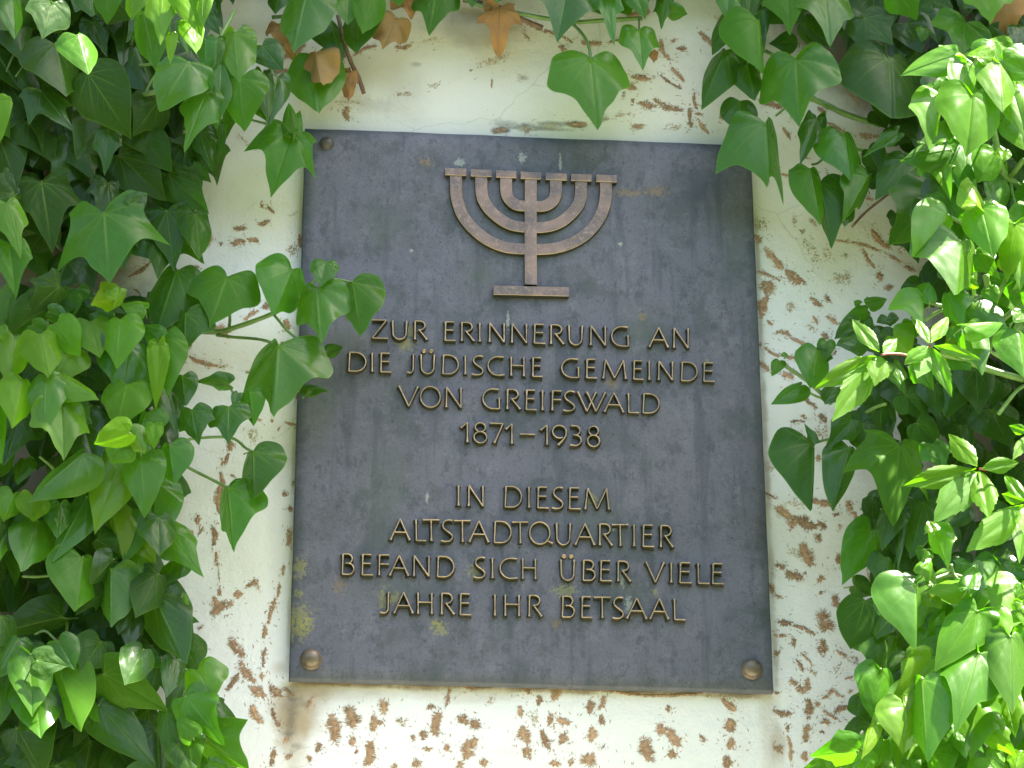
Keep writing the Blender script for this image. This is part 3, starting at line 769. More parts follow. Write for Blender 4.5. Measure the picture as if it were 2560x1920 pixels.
ROOTS = {
 (680,1500,1.728): "255 490 270 630 60;330 460 355 560 70;475 430 485 490 45;435 495 435 570 35;465 515 467 545 25;350 590 345 630 30;425 605 410 720 50;365 655 0 0 20;720 480 705 590 50;685 460 0 0 33;655 560 650 605 35;610 595 0 0 25;675 645 0 0 30;755 620 755 655 25;805 500 850 540 45;890 515 870 560 55;850 600 835 690 62;880 590 865 640 30;915 680 915 720 35;600 700 640 715 40;530 720 0 0 30;815 715 0 0 40;1070 460 1075 505 28;1155 412 1150 455 28;1135 475 1130 540 30 g;1080 540 1110 625 52;1105 630 1105 685 45;1160 560 1200 655 33;1240 378 1212 440 38;1210 490 1195 545 28;1225 515 1290 535 38;1270 570 1245 625 40;1372 430 1370 495 36;1435 415 1410 475 30;1425 495 1430 540 28;1380 545 1378 615 42;1375 660 1370 722 75;1220 690 1225 722 48;1290 705 0 0 30;1420 620 1425 650 25 g;1595 590 1635 700 68;1655 560 1700 560 55;1690 555 1765 635 55;1730 645 1725 688 35;1715 455 1712 485 25;1942 430 2002 482 32;1980 515 1985 570 45;1990 600 1975 640 35;1970 680 1965 726 38;1850 585 1870 612 15;830 372 885 382 30;1088 370 1112 412 28;765 385 750 460 14;1205 372 1320 378 25 g;945 435 0 0 35 g;560 525 0 0 50 g;10 385 35 410 45;20 525 25 545 20;60 590 62 615 20;212 620 190 660 18;160 685 0 0 22;10 650 0 690 20;75 675 0 0 25;1400 385 1880 400 13",
 (0,1200,2.3044): "1285 0 1268 200 45;1228 270 1232 380 38;1248 415 1252 495 18;1260 500 1264 590 9 g;1268 620 1265 665 20;1235 670 1250 780 55;1220 775 1340 705 62;1345 670 1402 650 48;1420 612 1490 575 32;1480 600 1500 640 14 g;1607 598 1600 672 20;1590 680 1545 830 30;1528 840 1518 918 32;1530 965 1517 1080 20;1510 1110 1508 1150 24;1325 905 1405 1015 68;1385 1040 1470 1165 58;1380 1110 1300 1212 34;1440 1190 1530 1250 72;1550 1180 1630 1250 50;1450 1290 1505 1405 55;1568 1310 1612 1425 24;1645 1202 1692 1245 20;1145 200 1138 258 34;1106 290 1104 340 25;1168 270 1145 312 12;980 260 1005 290 32;1675 150 1668 180 30;1638 70 1632 92 15;1660 280 1655 382 32;1636 490 1630 550 18;1155 850 0 0 20;1120 945 0 0 15;1578 1550 1558 1650 30;1660 1578 1660 1610 25;1840 1520 1820 1570 20;1780 1600 0 0 25;1800 1250 1770 1310 18",
 (0,600,2.44): "1405 22 1495 5 30;1535 5 1580 12 20;1780 25 1790 100 50 g;1822 -10 1820 30 14;1165 182 1215 162 22;1190 350 0 0 88;740 155 762 170 25;780 225 920 130 28;1575 375 0 0 34;1595 415 1660 388 48;1675 405 1755 378 55;1490 488 1575 430 30;1310 530 1400 575 72;1740 480 1745 560 52;1720 630 0 0 28;1150 710 1330 770 34;1330 775 1385 770 22 g;1575 905 1590 890 20;1545 1098 1592 1096 12;1660 1105 0 0 16;1735 1112 1805 1130 22;1702 1150 0 0 14;1530 1150 1560 1240 62 g;1405 1222 1405 1290 46;1395 1300 1368 1372 22;1348 1415 1345 1660 42;1350 1330 1355 1370 10;1740 1545 0 0 18;1770 1640 0 0 28;1790 1480 0 0 18;1165 645 0 0 18;1815 935 1812 975 12;1500 810 1560 820 18 g;820 300 860 335 14;1415 1435 0 0 20",
 (0,0,2.5925): "1735 1335 1780 1385 22;1885 1395 1925 1375 12 g;1515 1482 1595 1475 44;1672 1455 1745 1428 38;1350 1515 1352 1590 56;1505 1590 1590 1555 52;1600 1550 1675 1555 38;1432 1590 1440 1570 12;1942 1515 1948 1605 25;1905 1590 1890 1650 60 g;1840 370 1975 295 38;1720 470 1880 468 28;1372 812 1385 870 30;1560 895 1640 960 14 g;1690 1310 1700 1345 10",
 (680,0,2.304): "705 272 805 262 34;465 322 605 262 26;360 350 445 318 38;55 335 190 258 34;5 420 105 408 42;430 618 436 695 54;885 235 975 222 26 g;1170 378 1312 352 55 g;1300 345 1362 312 24 g;1145 405 0 0 18 g;705 550 805 540 30 g;905 500 965 488 26 g;1418 445 1462 452 26 g;360 590 520 595 22 g;1420 108 1520 160 38;1515 168 1730 245 28;1672 280 0 0 60;1780 240 1900 252 48;1452 198 1485 228 10;1265 458 1265 505 8;1940 245 2015 228 22;2040 95 2130 75 50;2140 20 2160 90 40;2065 440 2185 455 24;2015 478 2102 515 42;2005 540 2035 545 40 g;2110 590 2215 610 52;2078 578 0 0 28;2075 735 2145 722 38 g;1275 760 1350 748 44;1420 742 1505 738 52 g;1560 735 1650 722 52 g;1705 720 1815 715 40;1860 700 1940 682 22 g;1965 672 2090 665 30 g",
 (1560,0,2.212): "415 178 508 278 44;515 75 525 120 46 g;200 215 250 335 42;272 225 0 0 34;290 270 348 268 34;262 372 338 458 30;38 422 148 440 26;198 415 318 492 20;0 455 62 495 44;165 552 330 612 52;90 565 152 582 46 g;390 512 402 602 24;365 595 372 708 30;395 630 435 632 20;415 665 472 742 32;45 698 110 692 36;230 700 325 698 44 g;528 640 566 655 38;765 568 880 598 50;920 632 950 652 36;878 705 918 768 26;1070 590 1118 625 34;1065 655 1235 742 26;1160 735 0 0 60;1295 740 1410 752 46;1235 505 1300 588 16;1120 960 1238 1042 26;865 962 925 978 22;1000 862 1020 880 15;790 1022 0 0 20;1280 970 0 0 30;1335 1098 1380 1108 22;702 1120 0 0 26;712 1222 800 1262 64 g;712 1300 760 1345 52;775 1368 880 1492 52;885 1490 990 1548 46;735 1500 780 1510 46 g;945 1222 0 0 34 g;1025 1212 1065 1245 30 g;970 1275 1000 1292 22 g;985 1325 1072 1455 64 g;1105 1355 1132 1440 44 g;1215 1405 1240 1425 24 g;1175 1328 1235 1335 10;1255 1338 1410 1388 24;1315 1372 1385 1485 28;1365 1265 1475 1378 50;1462 1408 1532 1452 22;1555 1468 1612 1502 26;1410 1525 0 0 50;1160 1542 1265 1518 28 g;1525 1355 1560 1395 70 g",
 (1800,600,2.4395): "400 200 525 268 66;232 190 370 250 24;268 235 300 335 110;295 330 248 482 66;285 490 320 520 26;400 400 470 410 74 g;548 348 602 392 30;655 360 0 0 54;570 385 625 402 38;975 225 0 0 66;1030 290 0 0 58;700 245 810 225 90 g;340 562 430 580 42;430 598 578 655 32;565 465 592 508 22;535 520 600 560 40 g;645 465 715 515 32;620 570 660 605 42;690 680 712 690 34;265 648 372 712 28;400 715 478 722 34;232 742 300 802 38;365 812 455 845 54;490 938 592 1028 26;505 1075 0 0 28;428 1110 520 1108 18;605 1060 650 1110 44;620 1110 620 1240 76 g;452 1190 525 1192 22 g;600 1310 600 1355 30;640 1390 0 0 26;262 1368 345 1405 54 g;240 895 240 925 16;262 1538 335 1575 15;228 575 228 600 15;236 635 250 640 12",
 (1800,1240,2.4395): "338 60 450 192 72;440 128 600 190 92;600 160 640 200 50;410 38 512 52 34 g;525 28 692 62 52;778 28 835 138 44;705 115 0 0 34;730 185 0 0 34 g;598 255 0 0 62;495 285 565 430 96;425 335 480 350 50 g;332 422 400 440 42;392 462 505 500 72;612 505 0 0 60;615 590 0 0 24;715 355 745 425 50;830 168 915 192 26;700 605 728 688 54;615 700 660 830 112;350 765 438 778 46;445 790 582 852 32;332 850 412 856 24;440 855 448 918 30;345 957 0 0 44;630 875 628 985 66;705 940 775 975 22;490 955 560 1028 13;462 995 508 1075 22;570 1075 0 0 44 g;690 1070 735 1025 26 g;790 990 845 1015 46 g;298 535 320 605 34;340 600 385 625 15;425 1125 515 1212 46;535 1115 518 1195 44;348 1202 0 0 30;620 1240 690 1172 26;690 1185 748 1228 12;798 1190 0 0 24 g;760 1118 808 1108 12;540 1232 540 1362 56;575 1270 612 1268 40;325 1310 445 1330 44;635 1308 725 1362 18;695 1325 778 1280 42;648 1380 0 0 62;416 1395 416 1442 18;536 1395 525 1505 48;412 1465 430 1612 24;360 1540 0 0 66;625 1440 0 0 24;800 1420 0 0 34;520 1555 520 1622 42;885 1225 932 1292 10;985 1175 975 1265 48;10 1235 100 1310 42;62 1355 66 1445 66;70 1475 55 1545 40;45 1585 45 1665 52;805 492 0 0 20;520 470 0 0 16;900 460 915 520 10",
}
for (ox, oy, sc), txt in ROOTS.items():
    for e in txt.split(';'):
        q = e.split()
        g = len(q) > 5
        x1, y1, x2, y2, wd = [float(t) for t in q[:5]]
        if x2 == 0 and y2 == 0: x2, y2 = x1, y1
        root_mark(ox + x1 / sc, oy + y1 / sc, ox + x2 / sc, oy + y2 / sc, wd / sc, g)

# ------------------------------------------------------------------ leaves
# half outlines: (along the midrib, across; 1 = half width, sharp corner)
SHAPES = {
 'h': [(0,0,0),(-.10,.20,0),(-.15,.48,0),(-.07,.82,0),(.12,1,0),(.34,.94,0),(.56,.73,0),(.76,.43,0),(.90,.18,0),(1,0,1)],
 't': [(0,0,0),(-.10,.18,0),(-.15,.45,0),(-.09,.75,0),(.08,.93,0),(.24,.98,0),(.34,1.0,0),(.42,.86,0),(.50,.64,0),(.60,.47,0),(.76,.28,0),(.90,.11,0),(1,0,1)],
 'f': [(0,0,0),(-.10,.16,0),(-.18,.42,0),(-.14,.72,1),(-.03,.64,0),(.16,.80,0),(.40,1.0,1),(.43,.66,0),(.50,.45,0),(.68,.32,0),(.86,.14,0),(1,0,1)],
 'q': [(0,0,0),(-.10,.18,0),(-.13,.45,0),(-.03,.72,0),(.20,.86,0),(.50,.98,0),(.76,1.0,1),(.74,.66,0),(.76,.40,0),(.84,.18,0),(.93,.06,0),(1,0,1)],
 'o': [(0,0,0),(.01,.25,0),(.08,.60,0),(.22,.92,0),(.38,1,0),(.58,.78,0),(.78,.40,0),(.92,.12,0),(1,0,1)],
 'r': [(0,0,0),(-.12,.25,0),(-.16,.60,0),(-.02,.92,0),(.22,1,0),(.50,.92,0),(.74,.68,0),(.90,.36,0),(.97,.12,0),(1,0,1)],
 's': [(0,0,0),(.10,.28,0),(.20,.58,1),(.21,.56,0),(.30,.82,1),(.32,.80,0),(.41,.98,1),(.43,.93,0),(.52,1.0,1),(.54,.92,0),(.63,.86,1),(.65,.76,0),(.74,.66,1),(.76,.55,0),(.84,.42,1),(.86,.33,0),(.93,.18,1),(1,0,1)],
}
def half_outline(shape, n):
    P = SHAPES[shape]
    out = []
    j = [(rng.uniform(-.018, .018), rng.uniform(-.035, .035)) for _ in P]
    P2 = []
    for i, (a, b, s) in enumerate(P):
        if 0 < i < len(P) - 1: P2.append((a + j[i][0], max(.02, b + j[i][1]), s))
        else: P2.append((a, b, s))
    for i in range(len(P2) - 1):
        p0 = P2[i]; p1 = P2[i + 1]
        pa = P2[i - 1] if (i > 0 and not p0[2]) else p0
        pb = P2[i + 2] if (i + 2 < len(P2) and not p1[2]) else p1
        for k in range(n):
            t = k / n
            q = []
            for c in (0, 1):
                a_, b_, c_, d_ = pa[c], p0[c], p1[c], pb[c]
                q.append(0.5 * ((2*b_) + (-a_ + c_)*t + (2*a_ - 5*b_ + 4*c_ - d_)*t*t + (-a_ + 3*b_ - 3*c_ + d_)*t**3))
            out.append((q[0], max(q[1], 0.0)))
    return out          # from the sinus to just before the tip

def leaf_mesh(B, T, wa, wb, shape, N, n=4, rings=(.12, .28, .45, .62, .78, .90, 1.0), curl=None, wav=1.0, fold=None, petiole=True, pet_to=None, dead=False):
    """blade from petiole end B to tip T, half widths wa / wb in metres; N = direction the upper face looks"""
    U = T - B; L = float(np.linalg.norm(U)); U = U / L
    N = N - U * float(np.dot(N, U)); N = N / np.linalg.norm(N)
    Sd = np.cross(U, N)                                       # side a
    hA = half_outline(shape, n); hB = half_outline(shape, n)
    if shape in 'htfqr':                                      # broad leaves have deep heart lobes behind the stalk
        g = min(3.2, max(.9, 1 + 3.6 * (max(wa, wb) / L - .42)))
        hA = [((u * g if u < 0 else u), v) for u, v in hA]; hB = [((u * g if u < 0 else u), v) for u, v in hB]
    ring = [(u, v) for (u, v) in hA] + [(1.0, 0.0)] + [(u, -v) for (u, v) in hB[:0:-1]]
    ring = np.array(ring)
    m = len(ring)
    wn = max(wa, wb)
    fa = math.acos(min(1, max(.08, wa / wn))) if wn > 0 else 0
    fb = math.acos(min(1, max(.08, wb / wn)))
    base_fold = rng.uniform(.02, .20) if fold is None else fold
    fa = max(fa, base_fold); fb = max(fb, base_fold)
    wn *= 1.14 / max(math.cos(min(fa, fb)), .5)
    cu = (rng.uniform(.03, .26) if curl is None else curl)
    a1, a2, a3 = rng.uniform(0, 6.28), rng.uniform(0, 6.28), rng.uniform(0, 6.28)
    am = wav * rng.uniform(.012, .038)
    puff = rng.uniform(.012, .03)
    tw = rng.uniform(-.15, .15)
    cup = rng.uniform(-.12, .16)
    uv = np.vstack([[0, 0]] + [ring * k for k in rings])
    kk = np.concatenate([[0.0]] + [np.full(m, k) for k in rings])
    u = uv[:, 0]; v = uv[:, 1]
    av = np.abs(v)
    ang = np.where(v >= 0, fa, fb) * np.clip(av / .16, 0, 1) ** .6
    # gentle opposite curve of the margin so that a folded half is not a flat board
    vv = av * np.cos(ang); zz = -av * np.sin(ang)
    wr = wn / L                                              # half width relative to length
    z = zz * wr + rng.uniform(.05, .16) * np.sin(math.pi * np.clip(av, 0, 1)) * wr
    phi = np.arctan2(v * wr * 1.0, u + 1e-6)
    z = z + puff * kk * np.abs(np.sin(phi / .62 * math.pi / 1.0 * .5))
    z = z - cu * np.clip(u, 0, None) ** 2
    z = z + cup * (av * wr) ** 2 * 1.6
    z = z + am * (kk ** 2) * (np.sin(phi * 3 + a1) + .7 * np.sin(phi * 5.3 + a2) + .4 * np.sin(phi * 9 + a3))
    z = z + tw * u * v * wr
    if dead:
        z = z + .10 * kk ** 2 * np.sin(phi * 4 + a2) + .05 * kk * np.sin(u * 14 + a1)
    Vw = B + np.outer(u * L, U) + np.outer(np.sign(v) * vv * wn, Sd) + np.outer(z * L, N)
    # keep the tip where it belongs after curling
    Fc = []
    for i in range(m):
        Fc.append((0, 1 + (i + 1) % m, 1 + i))
    for r in range(len(rings) - 1):
        o = 1 + r * m
        for i in range(m):
            i2 = (i + 1) % m
            Fc.append((o + i, o + i2, o + m + i2, o + m + i))
    lf = np.stack([u, v * .55, kk], 1)
    verts = [tuple(p) for p in Vw]
    mi = [0] * len(Fc)
    if petiole:
        if pet_to is None:
            e = B - U * L * rng.uniform(.0, .22) + np.array([rng.uniform(-.2, .2) * L, L * rng.uniform(.5, .9), L * rng.uniform(-.1, .2)])
            e[1] = min(e[1], WALL_Y - .004)
        else: e = pet_to
        mid = B - U * L * .07 + N * L * .005 + np.array([0, L * .10, 0])
        mid[1] = min(mid[1], WALL_Y - .003)
        tv, tf = tube(smooth_path([B + N * L * .002, mid, (mid * .5 + e * .5), e], 3), max(.0009, L * .016), 5)
        o = len(verts)
        verts += [tuple(p) for p in tv]
        Fc += [tuple(o + q for q in f) for f in tf]
        mi += [1] * len(tf)
        lf = np.vstack([lf, np.zeros((len(tv), 3))])
    return verts, Fc, mi, lf

def add_leaf(parent, B, T, wa, wb, shape, N, mat, color, name='leaf', petmat=None, **kw):
    V, Fc, mi, lf = leaf_mesh(B, T, wa, wb, shape, N, **kw)
    me = bpy.data.meshes.new(name)
    me.from_pydata(V, [], Fc)
    me.materials.append(mat); me.materials.append(petmat or M_petiole)
    me.polygons.foreach_set('material_index', mi)
    me.polygons.foreach_set('use_smooth', [True] * len(Fc))
    a = me.attributes.new('lf', 'FLOAT_VECTOR', 'POINT')
    a.data.foreach_set('vector', lf.ravel().astype(np.float32))
    me.update()
    o = bpy.data.objects.new(name, me)
    C.objects.link(o)
    o.color = (*color, 1)
    if parent is not None: child(o, parent)
    return o

TONES = {'K': (.009, .024, .004), 'D': (.014, .050, .002), 'M': (.042, .136, .000), 'L': (.105, .235, .001), 'Y': (.16, .27, .003), 'B': (.36, .215, .062)}  # leaf greens by age, with shade and sunlight partly put into the colour
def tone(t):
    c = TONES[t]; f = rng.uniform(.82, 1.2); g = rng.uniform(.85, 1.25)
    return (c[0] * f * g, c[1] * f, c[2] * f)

LEAF_I = 0
def leaf_px(parent, bx, by, tx, ty, wa, wb, shape, t, depth, sc=1.0, **kw):
    """place a leaf from where the photograph shows its petiole end and tip; depth in metres from the wall"""
    global LEAF_I
    LEAF_I += 1
    depth += (LEAF_I % 40) * .0004
    Lp = math.hypot(tx - bx, ty - by)
    dirY = (ty - by) / Lp
    p0 = at(bx, by, depth)
    s = mpp(p0)
    dd = Lp * s * (.40 * dirY + rng.uniform(-.12, .16))
    B = at(bx, by, max(.012, depth - dd * .45)); T = at(tx, ty, max(.010, depth + dd * .55))
    U = (T - B); U = U / np.linalg.norm(U)
    c = _c - B; c = c / np.linalg.norm(c)
    Nc = c - U * np.dot(c, U); Nc /= np.linalg.norm(Nc)
    want = np.array([rng.uniform(-.30, .36), -1.0, rng.uniform(.02, .45)])
    want = want - U * np.dot(want, U); want /= np.linalg.norm(want)
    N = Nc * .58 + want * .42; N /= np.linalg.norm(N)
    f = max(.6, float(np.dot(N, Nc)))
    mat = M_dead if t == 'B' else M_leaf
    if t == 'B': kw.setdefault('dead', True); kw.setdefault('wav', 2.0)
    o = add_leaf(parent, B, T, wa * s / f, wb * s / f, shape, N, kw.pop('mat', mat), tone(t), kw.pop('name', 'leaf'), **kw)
    if t == 'B': o['label'] = 'dry brown withered ivy leaf'
    return o

# ------------------------------------------------------------------ the ivy and creeper plants
I_dark  = empty('ivy', tuple(at(180, 350)), 'dense dark green ivy with old large leaves beside the upper left plaque corner', 'ivy')
I_shoot = empty('ivy', tuple(at(200, 1200)), 'glossy ivy shoots hanging in layers low beside the plaque, opposite its first bolt', 'ivy')
I_run   = empty('ivy', tuple(at(560, 850)), 'ivy runner reaching over the plaque edge beside the words ZUR and DIE', 'ivy')
I_top   = empty('ivy', tuple(at(1100, 10)), 'ivy hanging above the plaque top with dry brown leaves among the green', 'ivy')
I_rt    = empty('ivy', tuple(at(2050, 250)), 'shaded ivy draping over the upper corner of the plaque beside the candelabrum', 'ivy')
I_rs    = empty('ivy', tuple(at(2350, 600)), 'sunlit yellow-green ivy shoots jutting far out from the wall above the creeper', 'ivy')
I_rb    = empty('ivy', tuple(at(2100, 1300)), 'dark ivy in shade behind the sunlit creeper leaves, along the plaque side', 'ivy')
I_rl    = empty('ivy', tuple(at(2350, 1650)), 'brightly sunlit ivy shoots below the creeper, near the bottom plaque bolt', 'ivy')
V_cr    = empty('virginia_creeper', tuple(at(2450, 1100)), 'sunlit creeper with serrated five-fingered leaves and red stalks among the ivy', 'creeper')

